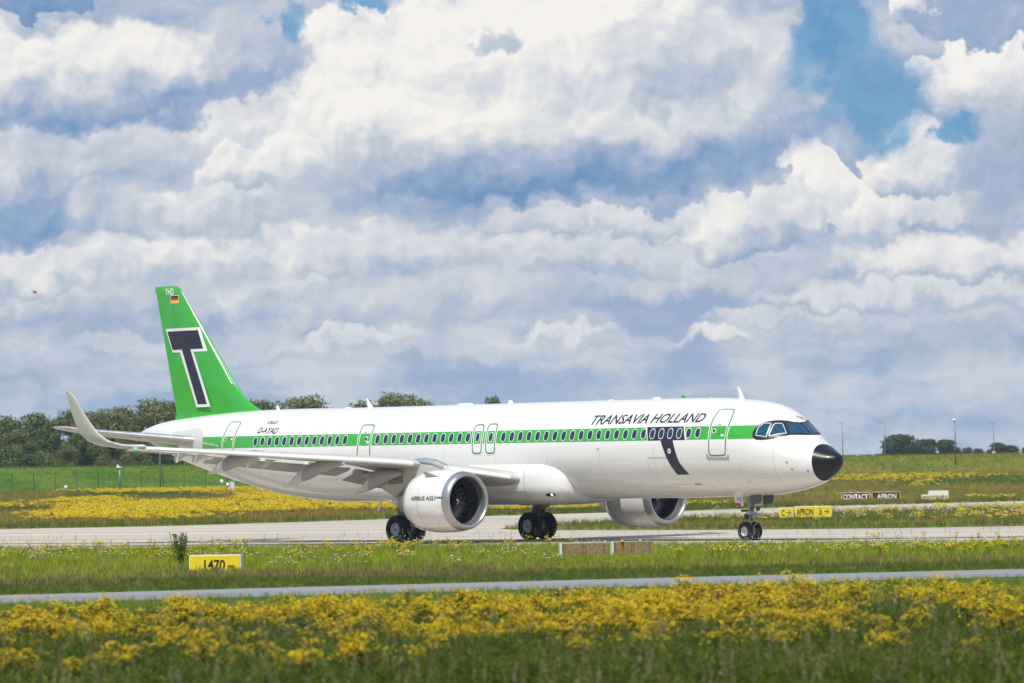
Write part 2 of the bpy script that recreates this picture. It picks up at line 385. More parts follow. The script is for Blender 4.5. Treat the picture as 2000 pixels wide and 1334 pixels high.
def pave_mat(name, c1, c2, dirv, seam=True):
    m = bpy.data.materials.new(name); m.use_nodes = True; T = NT(m.node_tree); T.n.clear()
    b = T.node('ShaderNodeBsdfPrincipled'); T.node('ShaderNodeOutputMaterial', (b.outputs[0],)); b.inputs['Roughness'].default_value = .85
    g = T.node('ShaderNodeNewGeometry').outputs['Position']
    d = Vector(dirv).normalized(); al = T.v('DOT_PRODUCT', g, (d.x, d.y, 0)); ac = T.v('DOT_PRODUCT', g, (-d.y, d.x, 0))
    q = T.xyz(T.m('MULTIPLY', al, .045), ac, 0.)
    n = T.noise(q, .20, 6, .65); n2 = T.noise(g, .9, 6, .7); n3 = T.noise(T.xyz(T.m('MULTIPLY', al, .02), ac, 3.), .42, 5, .6)
    c = T.mix(T.step(n, .32, .68), c1, c2)
    c = T.mix(T.step(n2, .45, .75, 0, .3), c, tuple(k*.72 for k in c1))
    c = T.mix(T.step(n3, .52, .70, 0, .5), c, (.13, .12, .115))
    if seam:
        f = T.m('FRACT', T.m('MULTIPLY', ac, 1/7.5)); f2 = T.m('FRACT', T.m('MULTIPLY', al, 1/7.5))
        s = T.m('MAXIMUM', T.m('LESS_THAN', f, .06), T.m('LESS_THAN', f2, .02))
        c = T.mix(T.m('MULTIPLY', s, T.step(n2, .35, .6, .15, .6)), c, (.07, .065, .06))
    T.l.new(c, b.inputs['Base Color'])
    bn = T.node('ShaderNodeBump', {'Strength': .25, 'Distance': .02, 'Height': T.noise(g, 9, 5)}); T.l.new(bn.outputs[0], b.inputs['Normal'])
    return m
CONC = pave_mat('taxiway_concrete', (.40, .34, .27), (.62, .545, .46), (.81, -.585))
ASPH = pave_mat('service_road_asphalt', (.21, .21, .22), (.28, .28, .29), (.91, .41), False)
def sheet(name, pts, z, m):
    # densely cut sheet that follows flat ground
    o = pmesh(name, [(p[0], p[1], z) for p in pts], [tuple(range(len(pts)))], [m]); tag(o, kind='structure'); return o
def g2(L): return [tuple(ground(u, v)[:2]) for u, v in L]
nearT = g2([(0, 1078), (1000, 1069.5), (2000, 1063)])
far = g2([(0, 1034), (300, 1028.5), (540, 1021.5), (800, 1012.8), (965, 1007.7), (1174, 1002), (1345, 997.7), (1523, 992), (1624, 988.6), (2000, 979)])
def ext(a, b, k): return (b[0]+(b[0]-a[0])*k, b[1]+(b[1]-a[1])*k)
poly = [ext(nearT[1], nearT[0], 2.5)]+nearT+[ext(nearT[1], nearT[2], 2.5)]+[(160., 360.)]+[ext(far[-2], far[-1], 1.2)]+far[::-1]+[ext(far[1], far[0], 3.)]
sheet('taxiway', poly, .012, CONC)
isl = g2([(978, 1032.5), (1030, 1028), (1088, 1024), (1174, 1020), (1262, 1015.5), (1348, 1011), (1440, 1008.5), (1523, 1005.5), (1624, 1000.5), (1740, 997.5), (2000, 990)])
isl2 = g2([(2000, 1028), (1700, 1032.5), (1440, 1035), (1280, 1035.5), (1088, 1036), (1000, 1035)])
ISL = isl+[ext(isl[-2], isl[-1], .8)]+[ext(isl2[1], isl2[0], 1.5)]+isl2
sheet('verge_island', ISL, .024, bpy.data.materials['meadow_soil'])
path_far = g2([(0, 1163.5), (650, 1146), (1350, 1128), (2000, 1112)])
dx = Vector((path_far[-1][0]-path_far[0][0], path_far[-1][1]-path_far[0][1])).normalized(); nrm = Vector((dx.y, -dx.x))
pf = [ext(path_far[1], path_far[0], 3)]+path_far+[ext(path_far[2], path_far[3], 3)]
sheet('service_road', pf+[(p[0]+nrm.x*9, p[1]+nrm.y*9) for p in pf[::-1]], .012, ASPH)
# broad dark strips and faint centre line on the taxiway
def strip(name, pa, pb, w, z, m):
    a, b = Vector(pa), Vector(pb); d = (b-a).normalized(); n = Vector((-d.y, d.x))*w/2
    o = pmesh(name, [(*(a-n), z), (*(b-n), z), (*(b+n), z), (*(a+n), z)], [(0, 1, 2, 3)], [m]); tag(o, kind='structure')
DST = mat('dark_strip', (.045, .042, .04), .7, var=.3, vscale=1.5)
YL = mat('worn_yellow_paint', (.55, .44, .14), .8, var=.25, vscale=2)
ja = g2([(300, 1066.3), (2000, 1049.5)]); strip('taxiway_dark_strip', ext(ja[1], ja[0], .8), ext(ja[0], ja[1], .8), 2.0, .018, DST)
jb = g2([(0, 1062.5), (1000, 1057.5)]); strip('taxiway_dark_strip', ext(jb[1], jb[0], .5), jb[1], 1.2, .018, DST)
ROOT = Vector((13.0074, 205.2460, 0)); HEAD = -.829640471
hd = Vector((math.cos(HEAD), math.sin(HEAD)))
c0 = Vector((ROOT.x, ROOT.y))-hd*60; c1 = Vector((ROOT.x, ROOT.y))+hd*40
strip('taxiway_centre_line', c0, c1, .15, .021, YL)

# ------------------------------------------------------------------ the airliner
AP = [(0, 3.2, 3.2, 0, 3.2), (.04, 3.34, 3.04, .15, 3.195), (.15, 3.43, 2.87, .30, 3.18), (.4, 3.55, 2.66, .52, 3.15), (.8, 3.748, 2.448, .786, 3.172), (1.2, 3.971, 2.269, 1.045, 3.234), (1.6, 4.216, 2.157, 1.249, 3.314), (2.0, 4.544, 2.055, 1.40, 3.388), (2.4, 4.859, 1.987, 1.55, 3.49), (3.0, 5.275, 1.908, 1.763, 3.638), (3.6, 5.514, 1.849, 1.878, 3.724), (4.3, 5.646, 1.831, 1.937, 3.779), (5.2, 5.737, 1.81, 1.969, 3.82), (6.5, 5.821, 1.785, 1.974, 3.83), (9, 5.855, 1.765, 1.975, 3.83), (30, 5.90, 1.76, 1.975, 3.83), (31.5, 5.916, 1.836, 1.97, 3.85), (33, 5.93, 1.965, 1.93, 3.93), (34.5, 5.93, 2.179, 1.853, 4.049), (36, 5.92, 2.45, 1.733, 4.198), (38, 5.862, 2.878, 1.52, 4.411), (40, 5.752, 3.349, 1.205, 4.668), (41.5, 5.652, 3.75, .947, 4.83), (43, 5.50, 4.25, .581, 4.974), (44, 5.30, 4.60, .301, 5.013), (44.51, 5.164, 4.809, .1, 5.038)]
AX = np.array(AP)
def _sl(x, y):
    h = np.diff(x); d = np.diff(y)/h; m = np.zeros_like(y)
    for i in range(1, len(x)-1):
        if d[i-1]*d[i] > 0:
            w1 = 2*h[i]+h[i-1]; w2 = h[i]+2*h[i-1]; m[i] = (w1+w2)/(w1/d[i-1]+w2/d[i])
    m[0] = d[0]; m[-1] = d[-1]; return m
AM = [_sl(AX[:, 0], AX[:, k]) for k in range(5)]
def prof(s):
    s = min(max(s, 0), 44.51); i = min(max(int(np.searchsorted(AX[:, 0], s))-1, 0), len(AX)-2)
    x0, x1 = AX[i, 0], AX[i+1, 0]; h = x1-x0; t = (s-x0)/h; o = []
    for k in range(1, 5):
        o.append(float((2*t**3-3*t*t+1)*AX[i, k]+(t**3-2*t*t+t)*h*AM[k][i]+(3*t*t-2*t**3)*AX[i+1, k]+(t**3-t*t)*h*AM[k][i+1]))
    return o
def fus(s, th):
    zt, zb, w, zw = prof(s); c = math.cos(th)
    return Vector((-s, -w*math.sin(th), zw+((zt-zw) if c > 0 else (zw-zb))*c))
def fusN(s, th):
    e = .01; a = fus(s+e, th)-fus(s-e, th); b = fus(s, th+e)-fus(s, th-e); n = a.cross(b).normalized()
    zw = prof(s)[3]; p = fus(s, th)
    if n.dot(Vector((0, p.y, p.z-zw))) < 0: n = -n
    return n
def th_of(s, z, top=None):
    zt, zb, w, zw = prof(s); c = (z-zw)/((zt-zw) if z > zw else (zw-zb)); return math.acos(max(-1, min(1, c)))
QR = 1.95
def onfus(off):
    def f(p, q):            # p = station, q = girth (down the side)
        return fus(p, q/QR)+fusN(p, q/QR)*off
    return f
def V(s, r, z): return Vector((-s, -r, z))

def decal(name, polys, fn, m, parent, cut=.12, smooth=True):
    bm = bmesh.new()
    for P in polys:
        P2 = [P[i] for i in range(len(P)) if (Vector(P[i])-Vector(P[i-1])).length > 1e-5]
        try: bm.faces.new([bm.verts.new((p[0], p[1], 0)) for p in P2])
        except ValueError: pass
    return _decal(name, bm, fn, m, parent, cut, smooth)
def _decal(name, bm, fn, m, parent, cut, smooth=True):
    bm.normal_update()
    bmesh.ops.triangulate(bm, faces=bm.faces[:])
    xs = [v.co.x for v in bm.verts]; ys = [v.co.y for v in bm.verts]
    for ax, lo, hi in ((0, min(xs), max(xs)), (1, min(ys), max(ys))):
        k = math.ceil(lo/cut)
        while k*cut < hi:
            co = Vector((k*cut, 0, 0)) if ax == 0 else Vector((0, k*cut, 0)); no = Vector((1, 0, 0)) if ax == 0 else Vector((0, 1, 0))
            bmesh.ops.bisect_plane(bm, geom=bm.verts[:]+bm.edges[:]+bm.faces[:], plane_co=co, plane_no=no, dist=1e-5); k += 1
    for v in bm.verts: v.co = fn(v.co.x, v.co.y)
    me = bpy.data.meshes.new(name); bm.to_mesh(me); bm.free()
    o = link(name, me, parent, m if isinstance(m, (list, tuple)) else [m], smooth); return o
def text_bm(txt, height, length=None, shear=0., bold=0.):
    cu = bpy.data.curves.new('t', 'FONT'); cu.body = txt; cu.size = 1; cu.shear = shear; cu.offset = bold; cu.resolution_u = 3
    ob = bpy.data.objects.new('t', cu); COL.objects.link(ob); bpy.context.view_layer.update()
    me = bpy.data.meshes.new_from_object(ob.evaluated_get(bpy.context.evaluated_depsgraph_get()))
    bm = bmesh.new(); bm.from_mesh(me); bpy.data.objects.remove(ob); bpy.data.curves.remove(cu); bpy.data.meshes.remove(me)
    xs = [v.co.x for v in bm.verts]; ys = [v.co.y for v in bm.verts]
    y0, y1 = min(ys), max(ys); k = height/(y1-y0); x0 = min(xs); kx = (length/(max(xs)-x0)) if length else k
    for v in bm.verts: v.co.x = (v.co.x-x0)*kx; v.co.y = (v.co.y-y0)*k; v.co.z = 0
    return bm
def offset_poly(P, d):
    n = len(P); A = sum(P[i][0]*P[(i+1) % n][1]-P[(i+1) % n][0]*P[i][1] for i in range(n)); sg = 1 if A > 0 else -1
    out = []
    for i in range(n):
        a = Vector(P[i])-Vector(P[i-1]); b = Vector(P[(i+1) % n])-Vector(P[i]); a.normalize(); b.normalize()
        na = Vector((a.y, -a.x))*sg; nb = Vector((b.y, -b.x))*sg; k = (na+nb); k = k/max(.35, k.length_squared/2)
        out.append((P[i][0]+k.x*d, P[i][1]+k.y*d))
    return out
def ring_polys(P, d0, d1):
    a = offset_poly(P, d0); b = offset_poly(P, d1); n = len(P)
    return [[a[i], a[(i+1) % n], b[(i+1) % n], b[i]] for i in range(n)]
def rounded(P, r=.12, k=3):
    out = []; n = len(P)
    for i in range(n):
        p0, p1, p2 = Vector(P[i-1]), Vector(P[i]), Vector(P[(i+1) % n]); a = (p0-p1); b = (p2-p1)
        ra = min(r, a.length*.45); rb = min(r, b.length*.45); A = p1+a.normalized()*ra; B = p1+b.normalized()*rb
        for j in range(k+1):
            t = j/k; out.append(tuple(A*(1-t)**2+p1*2*t*(1-t)+B*t*t))
    return out

PL = empty('passenger_airliner', ROOT, HEAD)
tag(PL, 'white airliner with green window stripe, green fin and black nose on the taxiway', 'airliner')

def build_fuselage():
    n = 96; ths = [2*math.pi*k/n for k in range(n)]
    def sb(th): return .845+.15*abs(math.cos(th))**2.5*(1 if math.cos(th) > 0 else .6)
    S = list(np.concatenate([np.arange(.845, 7, .1), np.arange(7, 30, .8), np.arange(30, 44.51, .25), [44.51]]))
    rings = [[fus(s+(sb(t)-.845)*max(0, 1-(s-.845)/1.2), t) for t in ths] for s in S]
    mb = MB(); mb.loft(rings, caps=False)
    e = [V(44.53, 0, 5.0)]; f = mb.build('fuselage', MT['paint'], PL, True)
    # exhaust of the tail cone
    ex = MB(); ex.lathe([(0, .16), (-.02, .13), (-.25, .11), (-.25, .0)], V(44.52, 0, 4.985), (-1, 0, 0), 20); ex.build('tail_exhaust', MT['hot'], f, True)
    rr = MB(); T = [0, .03, .08, .15, .25, .35, .45, .55, .65, .75, .85, .93, 1]
    rr.loft([[fus(max(sb(t)*k, .001), t) for t in ths] for k in T], caps=False)
    rd = rr.build('nose_radome', MT['black'], PL, True)
    # lightning strips on the radome
    st = []
    for a in (20, -20, -62, 118, -118, 150, -150):
        st.append([(.28, R(a)*QR-.008), (.82, R(a)*QR-.006), (.82, R(a)*QR+.006), (.28, R(a)*QR+.008)])
    for q in st: decal('lightning_strip', [q], onfus(.004), MT['lineg'], rd, .1)
    return f
FUS = build_fuselage()

# black mask and the six cockpit windows, mirrored about the centre line
def q_(s, a): return (s, R(a)*QR)
MASK = [q_(3.20, 73.6), q_(3.27, 68), q_(3.24, 62), q_(3.13, 54), q_(2.98, 46), q_(2.80, 38.5), q_(2.66, 31.5), q_(2.52, 24), q_(2.30, 12), q_(2.24, 0), q_(1.60, 0), q_(1.63, 12), q_(1.72, 24), q_(1.86, 35.5), q_(2.07, 49), q_(2.36, 63), q_(2.62, 69.8), q_(2.82, 73.5), q_(3.02, 75.3)]
PANES = [[q_(3.08, 69.2), q_(3.09, 58), q_(2.97, 48.6), q_(2.74, 43.2), q_(2.68, 66)], [q_(2.57, 62.6), q_(2.63, 40), q_(2.44, 31.2), q_(2.09, 42)], [q_(2.37, 26.8), q_(2.18, 1.8), q_(1.66, 2.2), q_(1.93, 36.2)]]
for sgn in (1, -1):
    f = lambda P: [(p[0], p[1]*sgn) for p in P]
    mk = decal('cockpit_mask', [f(MASK)], onfus(.006), MT['mask'], PL, .1)
    for k, P in enumerate(PANES):
        P = rounded(f(P), .05, 2)
        fr = decal('cockpit_window', ring_polys(P, .0, .028), onfus(.014), MT['whiteink'] if k < 2 else MT['mask'], PL, .1)
        decal('window_pane', [P], onfus(.010), MT['cockpit'], fr, .08)

# cabin windows
def ellip(s, q, a, b, n=18, p=2.6):
    out = []
    for k in range(n):
        t = 2*math.pi*k/n; c, sn = math.cos(t), math.sin(t)
        out.append((s+a*abs(c)**(2/p)*(1 if c > 0 else -1), q+b*abs(sn)**(2/p)*(1 if sn > 0 else -1)))
    return out
def lin(a, b, n): return [a+(b-a)*k/(n-1) for k in range(n)]
WS = lin(34.27, 28.07, 13)+lin(25.91, 20.06, 12)+lin(17.83, 9.33, 17)+lin(8.80, 7.24, 4)+[6.70, 6.17]
def window(s, z, a=.13, b=.19, parent=PL, name='cabin_window', onT=False):
    q = th_of(s, z)*QR; P = ellip(s, q, a, b)
    w = decal(name, ring_polys(P, 0, .030), onfus(.012), MT['whiteink'], parent, .4); pn = decal('window_pane', [P], onfus(.010), MT['glass'], w, .4)
    return w
for s in WS: window(s, 4.375+.0033*s)

# doors
def door(name, P, kind, win, lab, sill=None):
    P = rounded([(s, R(a)*QR) for s, a in P], .16, 3)
    d = decal(name, [P], onfus(.004), MT['paint'], PL, .12); d['label'] = lab
    decal('door_trim', ring_polys(P, .065, -.085), onfus(.0075), MT['whiteink'], d, .12)
    decal('door_seal', ring_polys(P, .018, -.042), onfus(.011), MT['outline'], d, .12)
    if win: 
        s, a, rr = win; E = ellip(s, R(a)*QR, rr, rr, 14, 2)
        decal('door_window', [E], onfus(.014), MT['glass'], d, .3); decal('door_window_frame', ring_polys(E, 0, .035), onfus(.0125), MT['whiteink'], d, .3)
    if kind == 1:
        s0 = sum(p[0] for p in P)/len(P)
        decal('door_handle', [[(s0-.05, R(70)*QR), (s0-.02, R(70)*QR), (s0-.02, R(76.5)*QR), (s0-.05, R(76.5)*QR)]], onfus(.016), MT['lineg'], d, .3)
        decal('door_placard', [[(s0-.32, R(74.5)*QR), (s0-.16, R(74.5)*QR), (s0-.16, R(77)*QR), (s0-.32, R(77)*QR)]], onfus(.013), MT['whiteink'], d, .3)
        decal('door_arrow', [[(s0+.12, R(63)*QR), (s0+.04, R(61)*QR), (s0-.04, R(63)*QR)]], onfus(.013), MT['red'], d, .3)
    return d
door('cabin_door', [(5.50, 38.3), (4.72, 37), (4.58, 48), (4.54, 62), (4.53, 80), (4.54, 96), (4.62, 100.2), (5.45, 100.6), (5.49, 96), (5.49, 76), (5.56, 56)], 1, (5.26, 70.6, .075), 'front cabin door with grey sill scuff plate')
door('cabin_door', [(27.22, 51.6), (26.42, 51.9), (26.36, 66), (26.33, 80), (26.33, 100), (27.18, 100), (27.17, 79), (27.21, 63)], 1, (26.66, 71.5, .075), 'cabin door behind the wing')
door('cabin_door', [(36.68, 45.2), (35.88, 45.6), (35.86, 61), (35.90, 76), (35.95, 100), (36.84, 101), (36.80, 78), (36.74, 62)], 1, (36.60, 77.5, .07), 'rearmost cabin door')
door('overwing_exit', [(19.82, 56), (19.25, 55.8), (19.18, 66), (19.14, 80), (19.13, 92.3), (19.70, 92.4), (19.73, 80), (19.79, 66)], 0, None, 'overwing exit, rear of the pair')
door('overwing_exit', [(18.98, 55.3), (18.42, 55.3), (18.35, 66), (18.30, 80), (18.29, 92.3), (18.86, 92.4), (18.90, 80), (18.95, 66)], 0, None, 'overwing exit, front of the pair')
for s in (19.45, 18.62): window(s, 4.375+.0033*s, .11, .185)
decal('sill_scuff_plate', [rounded([(5.68, R(98.2)*QR), (5.60, R(98.2)*QR), (5.52, R(102.2)*QR), (4.52, R(102.2)*QR), (4.46, R(98.2)*QR), (4.38, R(98.2)*QR), (4.40, R(105)*QR), (5.62, R(105)*QR)], .06, 2)], onfus(.010), MT['strut'], FUS, .12)

# the big T, lettering, small markings
Wp = [[(9.29, 64.9), (7.0, 64.9), (6.76, 81.7), (9.03, 81.7)]]
rad = lambda L: [(s, R(a)*QR) for s, a in L]
decal('letter_border', [rad([(9.29, 64.9), (7.0, 64.9), (6.76, 81.7), (9.03, 81.7)])], onfus(.006), MT['whiteink'], FUS)
STEM = [(8.27, 81.6), (8.18, 87.5), (8.07, 93.5), (7.97, 101), (7.85, 108.5), (7.73, 115.5), (7.60, 122.6), (6.93, 122.6), (7.09, 115.5), (7.25, 108.5), (7.34, 101), (7.42, 93.5), (7.49, 87.5), (7.57, 81.6)]
T1 = decal('letter_t', [rad([(9.20, 65.2), (7.07, 65.2), (6.85, 81.6), (9.0, 81.6)]), rad(STEM)], onfus(.009), MT['ink'], FUS)
fl = []
for k in range(6):
    a = k*math.pi/3; c = (7.76+.07*math.cos(a), R(94)*QR+.07*math.sin(a)); fl.append(ellip(c[0], c[1], .04, .04, 8, 2))
decal('flower_marking', fl, onfus(.012), MT['whiteink'], FUS, .3)
def fus_text(name, txt, s0, length, th_base, h, m, shear=0., bold=0., off=.014):
    bm = text_bm(txt, h, length, shear, bold)
    qb = R(th_base)*QR
    for v in bm.verts: v.co = Vector((s0-v.co.x, qb-v.co.y, 0))
    return _decal(name, bm, onfus(off), m, FUS, .15)
fus_text('title_lettering', 'TRANSAVIA HOLLAND', 12.66, 6.62, 60.2, .455, MT['ink'], .30, .010)
fus_text('registration_lettering', 'D-AYAD', 34.30, 1.42, 63.6, .30, MT['ink'], .30, .004)
fus_text('serial_lettering', '12652', 33.95, .74, 48.6, .18, MT['ink'], .35, 0)
fus_text('type_lettering', 'AIRBUS A321neo', 38.45, 1.36, 90.4, .15, MT['whiteink'], 0, .012)
fus_text('partner_lettering', 'AIRFRANCE', 34.50, .95, 90.6, .12, MT['ink'], 0, .004)
fus_text('partner_lettering', 'KLM', 33.48, .36, 90.6, .12, MT['sky'], 0, .01)
bm = text_bm('YHD', .13, .62, 0, .006)
for v in bm.verts: v.co = Vector((2.47+v.co.y, -.10-v.co.x, 0))
_decal('nose_lettering', bm, onfus(.012), MT['ink'], FUS, .1)
sm_ = []
for (s, a, w, h) in ((1.76, 99.3, .055, .075), (12.0, 90.2, .05, .05), (6.77, 137.7, .22, .07), (3.78, 134.5, .10, .015), (2.61, 161.6, .03, .05), (2.94, 123.2, .07, .012), (14.1, 84.5, .02, .02), (20.7, 70, .02, .02), (9.8, 128, .03, .01), (6.0, 143, .06, .012), (5.7, 110, .03, .01)):
    sm_.append(ellip(s, R(a)*QR, w, h, 12, 3))
decal('service_port', sm_, onfus(.006), MT['strut'], FUS, .3)
dots = []
for (s, a, w, h, n) in ((1.76, 99.3, .17, .20, 16), (6.77, 137.7, .36, .17, 20), (2.94, 123.2, .17, .17, 12)):
    for E in ellip(s, R(a)*QR, w, h, n, 4): dots.append(ellip(E[0], E[1], .008, .008, 5, 2))
decal('sensor_surround', dots, onfus(.006), MT['lineg'], FUS, .5)
def fus_line(pts, w, name='panel_joint', m='lineg', off=.005, par=None):
    P = [Vector((s, R(a)*QR)) for s, a in pts]; polys = []
    for a, b in zip(P[:-1], P[1:]):
        d = (b-a).normalized(); n = Vector((-d.y, d.x))*w/2; polys.append([tuple(a-n), tuple(b-n), tuple(b+n), tuple(a+n)])
    return decal(name, polys, onfus(off), MT[m], par or FUS, .2)
fus_line([(9.05, 101.3), (7.9, 101.3)], .03, m='strut')
fus_line([(9.15, 104), (9.12, 112), (9.0, 124), (8.85, 136)], .007); fus_line([(8.3, 136), (7.2, 138)], .01); fus_line([(9.15, 140), (8.0, 140)], .006)
fus_line([(28.9, 108), (28.9, 140), (31.9, 140), (31.9, 108)], .006); fus_line([(33.5, 118), (31, 118)], .006)
fus_line([(3.9, 110), (3.9, 140)], .005)

# antennas, beacon, drain mast
def blade(name, s, z, ch, h, sweep, m, w=.03, z1=None, tip=.45):
    mb = MB(); r0 = []; r1 = []
    for k in range(12):
        t = 2*math.pi*k/12; cx, cy = math.cos(t), math.sin(t)
        r0.append(V(s+ch/2*cx, w*cy, z)); r1.append(V(s+sweep+ch*tip/2*cx, w*.5*cy, z+h))
    mb.loft([r0, r1]); return mb.build(name, m, PL)
blade('blade_antenna', 5.50, 5.72, .34, .52, .22, MT['white'], tip=.3)
blade('blade_antenna', 28.5, 5.86, .40, .42, .27, MT['white'], tip=.35)
blade('blade_antenna', 34.8, 5.88, .30, .22, .13, MT['white'])
blade('drain_mast', 27.9, 1.80, .16, -.46, .22, MT['white'], .02, tip=1.)
blade('blade_antenna', 18.9, 1.68, .30, -.17, .12, MT['strutd'], .02)
blade('blade_antenna', 5.75, 1.82, .10, -.06, .02, MT['strutd'], .02)
for s, z, L, h in ((10.47, 5.86, .5, .07), (22.3, 5.88, 1.1, .06), (13.2, 5.86, .3, .04), (30.0, 5.9, .4, .04)):
    mb = MB(); mb.lathe([(0, .20), (h*.7, .17), (h, .08), (h*1.02, 0)], (0, 0, 0), (0, 0, 1), 16); o = mb.build('antenna_fairing', MT['white'], PL, True); o.location = V(s, 0, z-.01); o.scale = (L/.4*1., .7, 1.3)
mb = MB(); mb.lathe([(0, .09), (.07, .085), (.12, .05), (.13, 0)], V(19.42, 0, 5.87), (0, 0, 1), 16)
mb.build('beacon', mat('red_beacon_lit', (.7, .05, .03), .3, emit=(1, .25, .15), es=6), PL, True)
mb = MB(); mb.lathe([(0, .03), (.05, .03), (.06, 0)], V(7.0, .3, 5.80), (0, 0, 1), 10); mb.build('ice_probe', MT['gold'], PL, True)
for s, a in ((1.05, 117), (1.6, 112)):
    p = fus(s, R(a)); n = fusN(s, R(a)); mb = MB(); mb.tube([p-n*.01, p+n*.10, p+n*.12+Vector((.14, 0, 0))], [.016, .014, .01], 8); mb.build('pitot_probe', MT['strutd'], PL)

# belly fairing
def superring(s, zc, hw, hh, p=2.6, n=64, zf=0.):
    out = []
    for k in range(n):
        t = 2*math.pi*k/n; c, sn = math.cos(t), math.sin(t)
        out.append(V(s, hw*abs(sn)**(2/p)*(1 if sn > 0 else -1), zc+hh*abs(c)**(2/p)*(1 if c > 0 else -1)))
    return out
mb = MB(); BF = []
for s in list(np.arange(14.15, 16.2, .12))+list(np.arange(16.3, 24, .6))+list(np.arange(24, 29.2, .4)):
    a = min(1, max(0, (s-14.15)/1.75)); a = math.sqrt(max(0, 1-(1-a)**2)); b = sm((29.2-s)/6.)
    k = a if s < 20 else b
    BF.append((s, 2.56-.1*(1-k), (1.45+.72*k) if s < 20 else (1.12+1.05*k), (.62 if s < 20 else .50)+(.42 if s < 20 else .54)*k))
mb.loft([superring(s, zc, hw, hh, 2.9) for s, zc, hw, hh in BF])
FAIR = mb.build('belly_fairing', MT['white'], PL, True)
def bf_pt(s, deg, off=.006):
    i = min(range(len(BF)), key=lambda k: abs(BF[k][0]-s)); _, zc, hw, hh = BF[i]; t = R(deg); p = 2.9
    q = V(s, (hw+off)*abs(math.sin(t))**(2/p)*(1 if math.sin(t) > 0 else -1), zc+(hh+off)*abs(math.cos(t))**(2/p)*(1 if math.cos(t) > 0 else -1)); return q
def tube_line(name, pts, w, m, par): mb = MB(); mb.tube(pts, w, 5); return mb.build(name, m, par)
tube_line('panel_joint', [bf_pt(16.3, a, .0) for a in range(30, 136, 7)], .008, MT['lineg'], FAIR)
tube_line('panel_joint', [bf_pt(s, 108, .0) for s in (16.3, 16.9, 17.5, 18.1)], .008, MT['lineg'], FAIR)
tube_line('panel_joint', [bf_pt(17.5, a, .0) for a in range(30, 80, 7)], .007, MT['lineg'], FAIR)
# retractable landing light on the fairing shoulder
mb = MB(); mb.lathe([(0, .11), (.10, .11), (.12, .085)], bf_pt(14.95, 118, -.07), (.75, -.55, -.2), 18, 0); mb.lathe([(.105, .06), (.107, 0)], bf_pt(14.95, 118, -.07), (.75, -.55, -.2), 18, 1)
mb.build('landing_light', [MT['dark'], mat('lamp_lit', (1, .9, .7), .2, emit=(1, .86, .6), es=6)], FAIR, True)
decal('landing_light_recess', [ellip(14.95, 0, .24, .11, 16, 2)], lambda p, q: bf_pt(p, 118+q*50, .012), MT['black'], FAIR, .1)

# ---- lifting surfaces
def foil(le, ch, tk, n=18, normal=Vector((0, 0, 1)), camber=.02, twist=0.):
    """closed aerofoil ring from leading edge point; chord runs aft (-x)"""
    up = []; lo = []
    for k in range(n+1):
        x = .5*(1-math.cos(math.pi*k/n)); t = 5*tk*(.2969*math.sqrt(x)-.126*x-.3516*x*x+.2843*x**3-.1036*x**4); c = camber*4*x*(1-x)
        up.append((x, c+t)); lo.append((x, c-t))
    pts = up+lo[-2:0:-1]; out = []
    for x, z in pts:
        out.append(Vector(le)+Vector((-ch*x*math.cos(twist), 0, 0))+normal*(ch*z)+Vector((0, 0, -ch*x*math.sin(twist))))
    return out
def surf(name, secs, m, parent, **kw):
    mb = MB(); mb.loft([foil(*s, **kw) if not isinstance(s, dict) else foil(**s) for s in secs]); o = mb.build(name, m, parent); edgesplit(o, 50); return o
def LE(r): return 18.48+.52*(r-6.6)
def ZL(r): return 3.42+.077*(r-6.6) if r > 6.6 else 3.42-.175*(6.6-r)
def TE(r): return 22.95+.02*r if r < 6.4 else 23.08+.218*(r-6.4)
MT['wing'] = paint_material('wing_lacquer', False)
